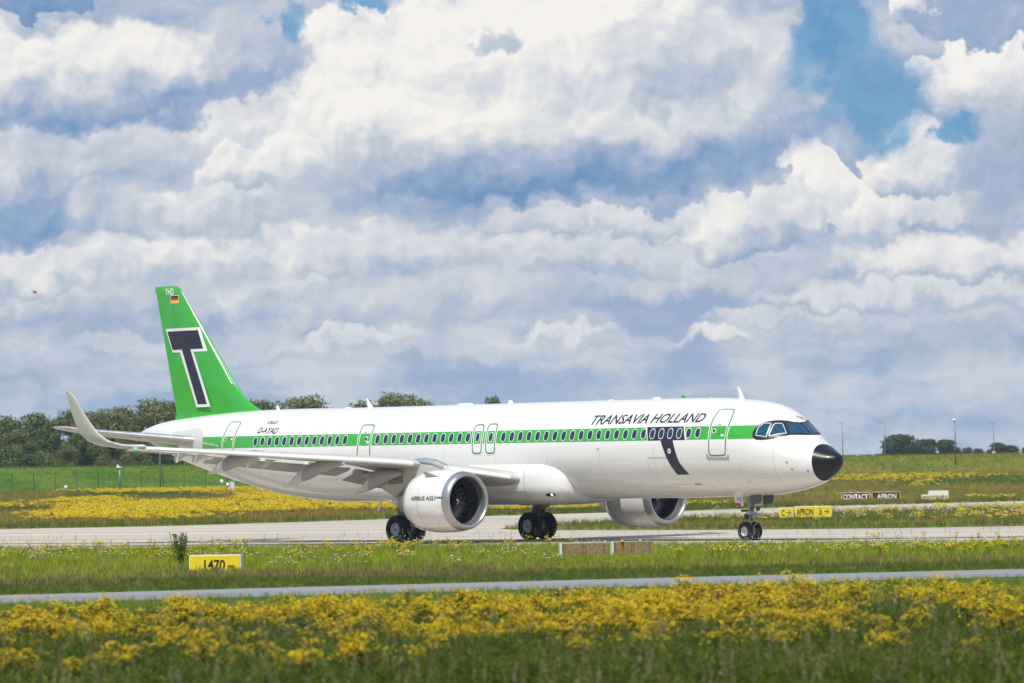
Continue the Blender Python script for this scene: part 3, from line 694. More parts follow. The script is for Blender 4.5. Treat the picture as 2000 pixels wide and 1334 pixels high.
def wing(sg):
    W = lambda s, r, z: V(s, sg*r, z)
    mb = MB(); rings = []
    for r in (.6, 1.6, 2.4, 3.2, 4, 5, 6, 6.6, 8, 10, 12, 14, 15.6, 16.45):
        a = LE(max(r, 0))+.32; c = TE(r)-a-.62; tk = .135-.03*min(1, r/8)
        rings.append(foil(W(a, r, ZL(r)+.02), c, tk, twist=R(1.5)*(1-r/16)))
    mb.loft(rings); w = mb.build('wing', MT['under'], PL); edgesplit(w, 50)
    # slats: rounded nose pieces drooped ahead of the wing
    segs = [(2.75, 5.25)]+[(6.45, 8.85), (8.9, 11.35), (11.4, 13.95), (14.0, 16.42)]
    for r0, r1 in segs:
        sb = MB(); rg = []
        for k in range(5):
            r = r0+(r1-r0)*k/4; ch = .62-.012*r; a = LE(r); z = ZL(r)-.05
            sec = [(0, 0), (.02, .07), (.08, .14), (.18, .20), (.34, .25), (.60, .28), (.98, .27), (1.0, .25), (.62, .20), (.42, .10), (.34, -.02), (.30, -.12), (.20, -.13), (.08, -.10), (.02, -.05)]
            d = .30 if (k == 0 and r0 < 3) else 0.
            rg.append([W(a+ch*x-d*.0, r, z+ch*1.05*y) for x, y in sec])
        sb.loft(rg); o = sb.build('slat', MT['wing'], w); edgesplit(o, 40)
    # flap and aileron, slightly drooped
    for nm, r0, r1, dr, ex in (('flap', 2.3, 6.2, .42, .16), ('flap', 6.45, 12.6, .34, .12), ('aileron', 12.7, 16.1, .03, 0.)):
        fb = MB(); rg = []
        for k in range(5):
            r = r0+(r1-r0)*k/4; ch = 1.15 if r < 6.4 else 1.0-.03*(r-6.4); a = TE(r)-ch+ex*.6+.25
            rg.append(foil(W(a, r, ZL(r)-.30*min(1, 9/r)*1.0+.12), ch, .13, 10, twist=R(dr*55)))
        fb.loft(rg); o = fb.build(nm, MT['under'], w); edgesplit(o, 50)
    # fixed shroud between wing box and flap, small hinge brackets
    for r in (7.6, 8.3, 10.3, 11.0, 11.7, 13.4, 14.2):
        hb = MB(); s0 = TE(r)-.75; hb.prism([(s0-.5, ZL(r)-.10), (s0+.42, ZL(r)-.02), (s0+.55, ZL(r)-.30), (s0+.40, ZL(r)-.46), (s0+.05, ZL(r)-.30)], -.03, .03, lambda p, d, r=r: W(p[0], r+d, p[1])); hb.build('hinge_bracket', MT['white'], w)
    # canoe fairings of the flap tracks
    for r, s1, z1, z0, L in ((6.15, 22.5, 2.02, 2.85, 3.0), (9.05, 23.68, 2.36, 3.32, 3.9), (12.15, 24.88, 2.98, 3.66, 3.3)):
        fb = MB(); tip = MB(); rg = []; N = 14
        for k in range(N+1):
            t = k/N; s = s1-L*(1-t); zt = z0-(z0-z1)*(t**1.9); hw = .22*math.sin(math.pi*min(1, .06+t*.62))**.8*(1-.93*max(0, (t-.55)/.45)**1.6); hh = .34*math.sin(math.pi*min(1, .05+t*.66))**.9*(1-.90*max(0, (t-.55)/.45)**1.8)
            rg.append([W(s-(.15*math.cos(2*math.pi*j/14)*t), r+hw*math.sin(2*math.pi*j/14), zt+.10+hh*math.cos(2*math.pi*j/14)) for j in range(14)])
        fb.loft(rg[:N-4]); tip.loft(rg[N-5:]); o = fb.build('flap_track_fairing', MT['grey'], w, True); edgesplit(o, 60)
        c = tip.build('fairing_tip', MT['whiteink'], o, True); edgesplit(c, 60)
    # sharklet
    sh = [(23.62, 16.45, 4.25, 1.72, 5), (24.0, 16.75, 4.25, 1.62, 12), (24.55, 17.0, 4.32, 1.56, 28), (25.15, 17.2, 4.50, 1.40, 50), (25.62, 17.33, 4.80, 1.22, 68), (26.0, 17.45, 5.25, 1.02, 75), (26.37, 17.6, 5.81, .76, 76), (26.65, 17.72, 6.32, .52, 76), (26.86, 17.76, 6.50, .36, 76), (27.08, 17.78, 6.58, .12, 76)]
    rings = [foil(W(s, r, z-(.20*max(0, min(1, (z-4.2)/.6)) if sg < 0 else 0)), c, .10, normal=Vector((0, sg*math.sin(R(a)), math.cos(R(a)))), camber=-.01) for s, r, z, c, a in sh]
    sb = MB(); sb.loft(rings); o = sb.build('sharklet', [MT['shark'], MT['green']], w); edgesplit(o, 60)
    for f in o.data.polygons:
        if f.normal.y*sg > .35 and f.center.z > 4.75: f.material_index = 1          # inboard faces carry the green
    lb = MB(); lb.box(W(24.05, 16.62, 4.20), (.16, .22, .07), 0, 0, .02); col = (.02, .8, .3) if sg > 0 else (.8, .03, .02)
    lb.build('navigation_light', mat('nav_lamp_green' if sg > 0 else 'nav_lamp_red', col, .2, emit=col, es=2.5), w)
    lb = MB(); lb.box(W(24.95, 17.12, 4.53), (.26, .10, .10), 0, 0, .03); lb.build('strobe_light', MT['black'], w)
    return w
WR = wing(1); WL = wing(-1)

# fin with dorsal fillet and rudder
def fin():
    secs = [(35.85, 5.88, 6.55), (36.35, 6.07, 5.9), (36.85, 6.34, 5.42), (37.31, 6.67, 5.0), (37.77, 7.14, 4.60), (38.9, 8.43, 3.95), (40.1, 9.80, 3.26), (41.5, 11.40, 2.02+.08), (41.66, 11.60, 1.92), (41.86, 11.72, 1.68), (42.1, 11.75, 1.40)]
    def ring(s, z, c, w=.095):
        out = []; n = 20
        for k in range(n+1):
            x = .5*(1-math.cos(math.pi*k/n)); t = 5*w*(.2969*math.sqrt(x)-.126*x-.3516*x*x+.2843*x**3-.1036*x**4); out.append((x, t))
        pts = out+[(x, -t) for x, t in out[-2:0:-1]]
        return [V(s+x*c, t*c, z) for x, t in pts]
    mb = MB(); rg = [ring(35.85, 5.6, 6.35, .05)]
    for s, z, c in secs:
        te = 42.03+(z-5.68)*.243
        w = (.05+.045*min(1, max(0, z-5.9)/1.3)) if z < 7.2 else .095
        if z > 11.5: w = .095*(1-.75*((z-11.5)/.25)**2)
        rg.append(ring(s, z, te-s if z < 11.5 else (43.52-s), w))
    mb.loft(rg); f = mb.build('tail_fin', MT['green'], PL); edgesplit(f, 50)
    def side(p, q, off=.012, sg=1):
        s, z = p, q; te = 42.03+(z-5.68)*.243
        a = min(range(len(secs)-1), key=lambda k: 0 if secs[k][1] <= z <= secs[k+1][1] else 1); s0 = secs[a][0]+(secs[a+1][0]-secs[a][0])*(z-secs[a][1])/(secs[a+1][1]-secs[a][1])
        c = te-s0; x = min(1, max(.001, (s-s0)/c)); t = 5*.095*(.2969*math.sqrt(x)-.126*x-.3516*x*x+.2843*x**3-.1036*x**4)
        return V(s, sg*(t*c+off), z)
    for sg in (1, -1):
        fn = lambda off: (lambda p, q: side(p, q, off, sg))
        decal('letter_border', [[(42.74, 9.79), (40.19, 9.79), (39.57, 8.68), (40.55, 8.68), (39.31, 6.15), (40.40, 6.15), (41.61, 8.68), (42.2, 8.68)]], fn(.022), MT['whiteink'], f, .15)
        decal('letter_t', [[(42.58, 9.66), (40.28, 9.66), (39.86, 8.81), (40.80, 8.81), (39.57, 6.28), (40.29, 6.28), (41.45, 8.81), (42.2, 8.81)]], fn(.030), MT['ink'], f, .15)
        o = decal('flag', [[(42.27, 10.94), (41.66, 10.94), (41.66, 11.31), (42.27, 11.31)]], fn(.018), MT['whiteink'], f, .15)
        for m, a, b in (('gold', 10.965, 11.075), ('red', 11.075, 11.18), ('dark', 11.18, 11.285)):
            decal('flag_stripe', [[(42.24, a), (41.69, a), (41.69, b), (42.24, b)]], fn(.024), MT[m], f, .3)
        bm = text_bm('YHD', .30, .68, 0, .035)
        for v in bm.verts: v.co = Vector(((42.70-v.co.x) if sg > 0 else (42.04+v.co.x), 11.33+v.co.y, 0))
        _decal('tail_lettering', bm, fn(.018), MT['whiteink'], f, .2)
        decal('leading_edge_line', [[(41.53, 11.42), (41.465, 11.42), (37.865, 7.14), (37.93, 7.14)]], fn(.020), MT['whiteink'], f, .15)
        decal('rudder_gap', [[(40.50, 6.02), (40.475, 6.02), (42.44, 11.66), (42.46, 11.66)]], fn(.006), MT['outline'], f, .3)
    for z in (9.9, 10.6, 11.1, 11.5):
        mb = MB(); s = 42.03+(z-5.68)*.243; mb.tube([V(s-.02, 0, z), V(s+.18, 0, z+.0)], .006, 5); mb.build('static_wick', MT['dark'], f)
fin()
# tailplane
for sg in (1, -1):
    def H(s, r, z): return V(s, sg*r, z)
    secs = [(38.75, .7, 4.58, 4.15), (39.15, 1.3, 4.66, 3.85), (40.2, 3.0, 4.84+.02, 3.05), (41.3, 4.9, 5.08, 2.15), (41.95, 5.95, 5.30-.06, 1.45), (42.3, 6.15, 5.30, 1.0), (42.75, 6.24, 5.33, .5)]
    mb = MB(); mb.loft([foil(H(s, r, z), c, .10, camber=0.) for s, r, z, c in secs]); o = mb.build('tailplane', MT['under'], PL); edgesplit(o, 50)
    nb = MB(); sec = [(0, 0), (.02, .035), (.07, .06), (.14, .072), (.14, -.072), (.07, -.06), (.02, -.035)]
    nb.loft([[H(a+c*x*.55-.02, r, z+c*y*.62) for x, y in sec] for a, r, z, c in secs[1:5]]); q = nb.build('leading_edge', MT['metal'], o); edgesplit(q, 40)
    # root gap plate
    decal('tailplane_root_plate', [[(38.45, sg*R(77.5)*QR), (38.55, sg*R(68)*QR), (39.1, sg*R(58)*QR), (41.2, sg*R(74)*QR), (41.0, sg*R(104)*QR), (38.45, sg*R(104)*QR)]], onfus(.006), mat('root_plate_grey', (.62, .62, .62), .4), FUS, .15)

# ---- engines
def engine(sg):
    Cc = V(15.78, sg*5.75, 1.78); ax = Vector((-1, 0, 0)); E_ = {}
    nac = MB(); nac.lathe([(.34, 1.225), (.55, 1.255), (.9, 1.285), (1.4, 1.30), (1.9, 1.29), (2.3, 1.245), (2.65, 1.165), (2.92, 1.075), (2.90, 1.05), (2.5, 1.05), (2.0, 1.06)], Cc, ax, 72)
    n = nac.build('engine', MT['white'], PL, True)
    lp = MB(); lp.lathe([(.342, 1.228), (.2, 1.20), (.08, 1.155), (.02, 1.11), (0, 1.07), (.02, 1.03), (.08, .995), (.20, .97), (.32, .965)], Cc, ax, 72); lp.build('intake_lip', MT['lip'], n, True)
    ib = MB(); ib.lathe([(.32, .963), (.6, .965), (.9, .975), (1.15, .985), (1.3, .985)], Cc, ax, 64); ib.build('intake_liner', MT['linerd'], n, True)
    il = MB(); il.lathe([(.322, .9605), (.36, .9605), (.48, .9615)], Cc, ax, 64); il.build('intake_ring', MT['liner'], n, True)
    bk = MB(); bk.lathe([(1.36, .99), (1.36, .0)], Cc, ax, 32); bk.build('fan_backing', MT['dark'], n)
    fb = MB()
    for k in range(18):
        a0 = 2*math.pi*k/18; vs = []; NR = 9
        for i in range(NR):
            t = i/(NR-1); r = .24+t*.735; sweep = .55*t-.95*t*t*.35+.25*math.sin(t*3); ch = .20+.13*math.sin(math.pi*min(1, t*.9)); tw = R(35+30*t)
            for e in (-1, 1):
                a = a0+sweep+e*ch/2*math.sin(tw)/r*.9; vs.append(Cc+ax*(1.08+e*ch/2*math.cos(tw)+.05*t)+Vector((0, math.sin(a)*r, math.cos(a)*r)))
        fb.add(vs, [(2*i, 2*i+1, 2*i+3, 2*i+2) for i in range(NR-1)])
    f = fb.build('fan', MT['fanm'], n, True, False)
    s2 = MB(); s2.lathe([(.72, 0.0), (.74, .05), (.82, .12), (.95, .20), (1.08, .255), (1.2, .27)], Cc, ax, 32); sp = s2.build('spinner', MT['black'], n, True)
    cm = MB()
    for k in range(14):
        t = k/13; a = -1.2+t*4.4; r = .035+.10*t; w = .030*(math.sin(math.pi*(.12+.88*t))**.6)
        d = .735+.62*max(0, r-.04); 
        for e in (-1, 1): cm.v.append(tuple(Cc+ax*(d-.02)+Vector((0, math.sin(a)*(r+e*w), math.cos(a)*(r+e*w)))))
    cm.f = [(2*i, 2*i+1, 2*i+3, 2*i+2) for i in range(13)]; cm.m = [0]*13; cm.build('spinner_spiral', MT['whiteink'], n)
    cn = MB(); cn.lathe([(2.45, .84), (2.9, .80), (3.4, .68), (3.85, .55), (3.83, .53), (3.4, .55)], Cc, ax, 48); cn.build('core_cowl', MT['hot'], n, True)
    pg = MB(); pg.lathe([(3.3, .42), (3.8, .41), (4.2, .30), (4.6, .12), (4.84, .02), (4.85, 0)], Cc, ax, 32); pg.build('exhaust_cone', MT['metal'], n, True)
    # cowl joints, latches, strake, lettering (outboard and inboard faces)
    def cw(s, deg, off=.004):
        T = [(.34, 1.225), (.55, 1.255), (.9, 1.285), (1.4, 1.30), (1.9, 1.29), (2.3, 1.245), (2.65, 1.165), (2.92, 1.075)]
        d = s-15.78
        for (a, ra), (b, rb) in zip(T[:-1], T[1:]):
            if d <= b: break
        r = ra+(rb-ra)*max(0, (d-a)/(b-a))+off; t = R(deg)
        return Vector((-s, Cc.y-r*math.sin(t), Cc.z+r*math.cos(t)))
    for s in (17.55,): tube_line('cowl_joint', [cw(s, a, 0) for a in range(20, 341, 8)], .006, MT['lineg'], n)
    for dg in (118, 242): tube_line('cowl_joint', [cw(s, dg, 0) for s in (16.15, 16.5)], .006, MT['lineg'], n)
    for dg in (128, 232): tube_line('cowl_joint', [cw(16.55+.012*abs(k), dg+(k if dg < 180 else -k), 0) for k in range(-14, 18, 4)], .006, MT['red'], n)
    for side in (1, -1):
        bm = text_bm('AIRBUS A321', .18, 1.50, 0, .022)
        for v in bm.verts: v.co = Vector((17.95-v.co.x if side > 0 else 16.05+v.co.x, (1.30*R(88)-v.co.y), 0))
        _decal('cowl_lettering', bm, lambda p, q: cw(p, side*math.degrees(q/1.30), .008), MT['ink'], n, .1)
        bm = text_bm('neo', .10, .38, .3, .015)
        for v in bm.verts: v.co = Vector((16.43-v.co.x if side > 0 else 17.58+v.co.x, (1.30*R(85)-v.co.y), 0))
        _decal('cowl_lettering', bm, lambda p, q: cw(p, side*math.degrees(q/1.30), .008), MT['ink'], n, .1)
    ins = 50*1
    st = MB(); a = 38
    st.prism([(16.65, 0.0), (17.5, 0.0), (17.55, .30), (17.3, .27)], -.012, .012, lambda p, d: cw(p[0], a, p[1]-.02)+Vector((0, 0, d))); st.build('nacelle_strake', MT['grey'], n)
    st = MB(); st.prism([(18.0, 0.0), (19.4, -.12), (18.6, .10)], -.012, .012, lambda p, d: cw(min(p[0], 18.69), 176, p[1]-.01)+Vector((-(max(0, p[0]-18.69)), d, 0))); st.build('drain_fairing', MT['white'], n)
    # pylon
    py = MB(); prof_ = [(16.75, 2.98, .03), (17.2, 3.30, .13), (17.8, 3.50, .20), (18.5, 3.58, .24), (19.3, 3.52, .26), (20.3, 3.30, .26), (21.4, 3.12, .24), (22.4, 2.98, .12)]
    bot = {16.75: 2.93, 17.2: 2.95, 17.8: 2.90, 18.5: 2.62, 19.3: 2.30, 20.3: 1.95, 21.4: 2.45, 22.4: 2.9}
    rg = []
    for s, zt, hw in prof_:
        zb = bot[s]; pts = []
        for k in range(20):
            t = 2*math.pi*k/20; c, sn = math.cos(t), math.sin(t); pts.append(V(s, sg*5.75+hw*abs(sn)**.75*(1 if sn > 0 else -1), (zt+zb)/2+(zt-zb)/2*abs(c)**.6*(1 if c > 0 else -1)))
        rg.append(pts)
    py.loft(rg); p = py.build('engine_pylon', MT['under'], PL); edgesplit(p, 45)
    cp = MB(); cp.loft([[V(s, sg*5.75+(hw+.03)*math.sin(t), zt-.16+.19*math.cos(t)) for t in (math.pi*(-.5+j/8) for j in range(9))] for s, zt, hw in prof_[1:5]], close=False, caps=False); cp.build('pylon_cap', MT['metal'], p, True)
    pn = MB(); pn.prism([(19.6, 2.9), (20.6, 2.9), (20.5, 2.5), (19.6, 2.55)], .0, .01, lambda q, d: V(q[0], sg*5.75+(.262+d)*sg, q[1])); pn.build('access_panel', mat('brown_panel', (.26, .20, .15), .5), p)
    return n
ENR = engine(1); ENL = engine(-1)

# ---- landing gear
def wheel(s, r, rad, w, rimr, face):
    o = V(s, r, rad); ax = (0, -1, 0); h = w/2
    t = MB(); P = [(-h*.55, rimr*.98), (-h*.8, rimr*1.06), (-h*.98, rimr*1.25), (-h*1.0, rad*.80), (-h*.86, rad*.93), (-h*.58, rad*.99), (-h*.42, rad), (-h*.38, rad*.992), (-h*.34, rad), (-h*.05, rad), (0, rad*.992), (h*.05, rad)]
    P = P+[(-a, b) for a, b in P[::-1][1:]]; t.lathe(P, o, ax, 48); ty = t.build('wheel', MT['tyre'], PL, True); edgesplit(ty, 40)
    k = MB(); k.lathe([(-h*.6, rimr*1.0), (-h*.72, rimr*.98), (-h*.62, rimr*.90), (-h*.35, rimr*.84), (-h*.28, rimr*.5), (-h*.45, rimr*.42), (-h*.62, rimr*.34), (-h*.66, 0)], o, ax, 36)
    k.lathe([(h*.6, rimr*1.0), (h*.72, rimr*.98), (h*.62, rimr*.90), (h*.35, rimr*.84), (h*.28, rimr*.5), (h*.45, rimr*.42), (h*.62, rimr*.34), (h*.66, 0)], o, ax, 36)
    rm = k.build('rim', MT['rim'], ty, True); edgesplit(rm, 40)
    b = MB()
    for sd_ in (-1, 1):
        for q in range(9):
            a = 2*math.pi*q/9; b.tube([o+Vector((math.cos(a)*rimr*.66, -sd_*h*.30, math.sin(a)*rimr*.66)), o+Vector((math.cos(a)*rimr*.66, -sd_*h*.36, math.sin(a)*rimr*.66))], rimr*.09, 8)
        b.tube([o+Vector((0, -sd_*h*.6, 0)), o+Vector((0, -sd_*h*.78, 0))], rimr*.18, 12)
    b.build('hub', MT['strutd'], ty)
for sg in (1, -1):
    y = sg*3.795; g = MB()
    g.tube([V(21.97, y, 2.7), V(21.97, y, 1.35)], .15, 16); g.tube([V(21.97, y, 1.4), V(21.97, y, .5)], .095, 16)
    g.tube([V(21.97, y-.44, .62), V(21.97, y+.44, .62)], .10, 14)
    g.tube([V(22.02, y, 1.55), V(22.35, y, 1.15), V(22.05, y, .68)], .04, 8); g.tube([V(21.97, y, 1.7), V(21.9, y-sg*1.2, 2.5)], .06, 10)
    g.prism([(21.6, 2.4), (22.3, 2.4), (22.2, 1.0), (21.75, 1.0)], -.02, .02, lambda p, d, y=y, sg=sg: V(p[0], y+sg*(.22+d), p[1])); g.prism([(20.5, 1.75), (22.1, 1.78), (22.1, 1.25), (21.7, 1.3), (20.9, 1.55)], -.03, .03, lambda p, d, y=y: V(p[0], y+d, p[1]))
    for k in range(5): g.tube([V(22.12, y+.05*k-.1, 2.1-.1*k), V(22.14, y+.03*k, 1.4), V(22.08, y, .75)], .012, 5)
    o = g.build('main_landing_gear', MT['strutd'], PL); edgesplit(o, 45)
    bx = MB(); 
    for e in (-1, 1): bx.lathe([(-.10, .20), (-.05, .25), (.08, .25), (.12, .18)], V(21.97, y+e*.20, .60), (0, 1, 0), 24)
    bx.build('brake', MT['strut'], o, True)
    for e in (-1, 1): wheel(21.97, y+e*.455, .60, .44, .29, sg*e)
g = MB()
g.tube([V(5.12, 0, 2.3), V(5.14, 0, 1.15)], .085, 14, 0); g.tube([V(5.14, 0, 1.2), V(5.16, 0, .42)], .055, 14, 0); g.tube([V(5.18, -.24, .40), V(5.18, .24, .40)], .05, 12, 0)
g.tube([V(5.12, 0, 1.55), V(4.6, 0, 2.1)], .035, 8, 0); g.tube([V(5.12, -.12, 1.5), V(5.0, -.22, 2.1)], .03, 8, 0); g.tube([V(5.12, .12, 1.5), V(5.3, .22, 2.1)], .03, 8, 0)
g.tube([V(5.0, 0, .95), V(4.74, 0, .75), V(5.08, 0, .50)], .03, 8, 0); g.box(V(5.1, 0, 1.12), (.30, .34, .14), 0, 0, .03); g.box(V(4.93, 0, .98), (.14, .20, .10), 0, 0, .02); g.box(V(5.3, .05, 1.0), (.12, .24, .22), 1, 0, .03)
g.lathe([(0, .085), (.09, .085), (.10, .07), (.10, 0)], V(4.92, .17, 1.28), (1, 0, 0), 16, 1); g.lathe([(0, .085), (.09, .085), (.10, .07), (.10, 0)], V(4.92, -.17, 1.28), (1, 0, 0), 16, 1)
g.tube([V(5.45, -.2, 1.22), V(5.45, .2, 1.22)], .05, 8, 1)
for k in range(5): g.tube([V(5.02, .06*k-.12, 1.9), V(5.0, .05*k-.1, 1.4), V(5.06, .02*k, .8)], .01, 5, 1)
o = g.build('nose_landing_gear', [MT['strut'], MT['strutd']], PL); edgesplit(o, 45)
for e in (-1, 1): wheel(5.18, e*.25, .385, .22, .19, e)
for sg in (1, -1):
    d = MB(); d.prism([(5.56, 1.90), (5.10, 1.93), (4.98, 1.42), (5.40, 1.40)], -.015, .015, lambda p, q, sg=sg: V(p[0], sg*.50+q+sg*.1*(1.9-p[1]), p[1]))
    o = d.build('nose_gear_door', MT['whiteink'], PL)
    d2 = MB(); d2.prism([(4.75, 1.95), (4.1, 1.95), (4.2, 1.52), (4.7, 1.45)], -.015, .015, lambda p, q, sg=sg: V(p[0], sg*.34+q, p[1])); d2.build('nose_gear_door', MT['strutd'], PL)
    fn = lambda p, q: V(p, sg*(.52+.1*(1.9-q)), q)
    bm = text_bm('YHD', .17, .32, 0, .01)
    for v in bm.verts: v.co = Vector((5.47-v.co.x-.1*(1.-v.co.y) if sg > 0 else 5.05+v.co.x, 1.60+v.co.y, 0))
    _decal('door_lettering', bm, fn, MT['ink'], o, .5)
    decal('warning_panel', [[(5.44, 1.54), (5.14, 1.54), (5.10, 1.42), (5.40, 1.42)]], fn, MT['red'], o, .5)

# ------------------------------------------------------------------ signs
MT['signy'] = mat('sign_yellow', (.80, .60, .01), .45, var=.05, vscale=3)
MT['signr'] = mat('sign_dark_red', (.105, .008, .012), .45, var=.08, vscale=3)
MT['signb'] = mat('sign_box_pale', (.68, .72, .70), .5, var=.08, vscale=4)
MT['signk'] = mat('sign_black', (.012, .012, .012), .5)
MT['signbr'] = mat('sign_back_board', (.25, .18, .09), .8, var=.35, vscale=14, bump=.3)
MT['orange'] = mat('orange_lamp', (.85, .30, .01), .4)
def arrow_poly(x, y, w, h):
    t = h*.17; return [[(x, y-t/2), (x+w*.62, y-t/2), (x+w*.62, y+t/2), (x, y+t/2)], [(x+w*.42, y+h/2), (x+w*.62, y+h/2), (x+w, y), (x+w*.62, y-h/2), (x+w*.42, y-h/2), (x+w*.78, y)]]
def sign(name, base, rz, w, h, dep, face, label, cat, texts=(), arrows=(), z0=.12, group=None, legs=True, txm='signk'):
    """a box sign on short legs: front faces local -y"""
    R0 = empty(name, base, rz); tag(R0, label, cat, group)
    b = MB(); b.box((0, 0, z0+h/2), (w, dep, h), 0, 0, .015); hs = b.build('sign_box', MT['signb'], R0)
    fr = MB(); fr.box((.03 if face == 'signbr' else 0, -dep/2-.006, z0+h/2), (w-(.06 if face == 'signbr' else .06), .012, h-(.012 if face == 'signbr' else .06))); fr.build('sign_face', MT[face], hs)
    if legs:
        for e in (-1, 1): l = MB(); l.tube([(e*w*.36, 0, -.05), (e*w*.36, 0, z0+.01)], .03, 8); l.build('leg', MT['strut'], R0)
    y = -dep/2-.0165
    for t, x, zb, hh, L in texts:
        bm = text_bm(t, hh, L, 0, .028)
        for v in bm.verts: v.co = Vector((x+v.co.x, z0+zb+v.co.y, 0))
        _decal('lettering', bm, lambda p, q: Vector((p, y, q)), MT[txm], hs, 5, False)
    for x, zc, ww, hh in arrows: decal('arrow', arrow_poly(x, z0+zc, ww, hh), lambda p, q: Vector((p, y, q)), MT[txm], hs, 5, False)
    return R0
def gz(u, v, y=None):
    p = ground(u, v); return p
# distance marker, half sunk in the grass
p = Vector((-9.25, 160, 0)); k = 160/FPX
sign('distance_sign', (at_y(423, 1110, 158).x, 158, 0), R(-9), 1.62, .50, .42, 'signy', 'yellow distance marker box reading 1470 m, half hidden in grass', 'sign', [('1470', -.34, .03, .32, .66), ('m', .40, .03, .15, .2)], (), .0, None, False)
sign('direction_sign', (at_y(1536, 1003, 300).x, 300, 0), R(-10), .83, .62, .34, 'signy', 'small yellow sign with letter C and arrow, left of the long yellow sign', 'sign', [('C', -.26, .14, .36, .18)], [(.02, .32, .27, .27)], .10)
sign('direction_sign', (at_y(1590, 1003, 300).x, 300.3, 0), R(-10), 2.15, .68, .34, 'signy', 'long yellow sign reading APRON 3 with an arrow', 'sign', [('APRON', -.98, .16, .38, .98), ('3', .32, .16, .38, .17)], [(.62, .35, .30, .30)], .10)
sign('contact_sign', (at_y(1671, 978, 462).x, 462, terrain(30, 462)), R(-7), 2.5, .78, .36, 'signr', 'dark red sign reading CONTACT in white beside the far taxiway', 'sign', [('CONTACT', -1.13, .15, .48, 2.26)], (), .12, None, True, 'whiteink')
sign('contact_sign', (at_y(1731, 978, 462).x, 462, terrain(33, 462)), R(-7), 2.5, .80, .36, 'signr', 'dark red sign reading APRON in white beside the far taxiway', 'sign', [('APRON', -.82, .15, .48, 1.75)], (), .12, None, True, 'whiteink')
def bare(u, yy, w, label):
    R0 = sign('back_facing_sign', (at_y(u, 1080, yy).x, yy, 0), R(8), w, .50, .34, 'signbr', label, 'sign', (), (), .0, None, False)
    s = MB()
    for x in (-w*.42, -w*.02, w*.03, w*.42): s.box((x, -.17-.02, .26), (.02, .012, .40))
    s.build('edge_strip', mat('rust_strip', (.24, .05, .03), .6), R0); return R0
bare(1139, 172, 1.60, 'brown backed taxiway sign box in the near grass, the left one of two')
bare(1233, 174, 1.38, 'brown backed taxiway sign box in the near grass, the right one of two')
for u, yy in ((1182, 172.), (1216, 173.4), (1251, 174.)):
    mb = MB(); mb.lathe([(0, .02), (.46, .02), (.47, .05), (.53, .05), (.56, .03), (.57, 0)], (0, 0, 0), (0, 0, 1), 10); o = mb.build('edge_lamp', MT['orange'], None, True); o.location = (at_y(u, 1060, yy).x, yy+.35, 0)
    tag(o, {1182: 'orange edge lamp above the gap between the brown signs', 1216: 'orange edge lamp behind the left end of the right brown sign', 1251: 'orange edge lamp behind the right half of the right brown sign'}[u], 'lamp', 'orange edge lamps')
# white framed units beside the far taxiway
R0 = empty('white_cabinet', (at_y(1828, 978, 455).x, 455, terrain(35, 455)), R(6)); tag(R0, 'white cabinet with a lower orange striped front, in grass by the far taxiway', 'cabinet')
b = MB(); b.box((.22, 0, .55), (1.75, .5, .85), 0, 0, .02); cb = b.build('cabinet_body', MT['whiteink'], R0)
b = MB(); b.box((-.98, -.03, .38), (.62, .45, .52), 0, 0, .02); b.build('side_box', MT['whiteink'], R0)
b = MB()
for k in range(8): b.box((-1.15+.29*k, -.29, .36), (.035, .03, .50))
b.build('orange_stripe', MT['orange'], cb)
b = MB(); b.box((-.15, -.30, .50), (2.15, .02, .04)); b.build('rail', mat('cabinet_rail', (.40, .30, .28), .5), cb)

# ------------------------------------------------------------------ masts, lamps, fence, bird
MT['galv'] = mat('galvanised_steel', (.20, .22, .24), .45, .5, var=.1, vscale=2)
def lamp_post(u, vt, y, label, group='street lamps beyond the bank', side=-1):
    z0 = terrain(at_y(u, vt, y).x, y); top = at_y(u, vt, y); R0 = empty('street_lamp', (top.x, y, z0)); tag(R0, label, 'street lamp', group)
    h = top.z-z0; m = MB(); m.tube([(0, 0, -.1), (0, 0, h*.5), (0, 0, h)], [.11, .085, .06], 10); m.build('post', MT['galv'], R0, True)
    a = MB(); a.tube([(0, 0, h-.02), (side*.55, 0, h+.04)], .035, 8); a.build('arm', MT['galv'], R0)
    l = MB(); l.prism([(side*.45, .02), (side*.6, .10), (side*1.05, .08), (side*1.1, .02)], -.11, .11, lambda p, d: (p[0], d, h+p[1])); l.build('lamp_head', MT['galv'], R0)
lamp_post(1645, 825.5, 905, 'thin grey street lamp beyond the bank nearest the aircraft nose')
lamp_post(1727.5, 826, 905, 'thin grey street lamp in front of the large tree clump')
lamp_post(1940.5, 826.5, 905, 'thin grey street lamp at the right above the round red sign')
def mast(name, u, vb, vt, y, rad, label, cat, head):
    b = at_y(u, vb, y); t = at_y(u, vt, y); z0 = terrain(b.x, y); R0 = empty(name, (b.x, y, z0)); tag(R0, label, cat); h = t.z-z0
    m = MB(); m.tube([(0, 0, -.1), (0, 0, h)], rad, 10); m.build('pole', MT['galv'], R0, True)
    hb = MB()
    if head == 'dome': hb.lathe([(-.30, .05), (-.25, .16), (-.05, .2), (.08, .14), (.12, 0)], (-.12, 0, h), (0, 0, 1), 14)
    elif head == 'box': hb.box((-.05, 0, h), (.55, .4, .16), 0, 0, .05); hb.lathe([(0, .1), (.18, .12), (.22, 0)], (-.2, 0, h+.08), (0, 0, 1), 12)
    else: hb.lathe([(0, .05), (.25, .03), (.26, 0)], (0, 0, h), (0, 0, 1), 10)
    hb.build('mast_head', MT['whiteink'] if head != 'rod' else MT['galv'], R0, True); return R0
mast('camera_mast', 1866.5, 906, 819, 606, .085, 'tall mast with a white camera dome standing on the right bank', 'mast', 'dome')
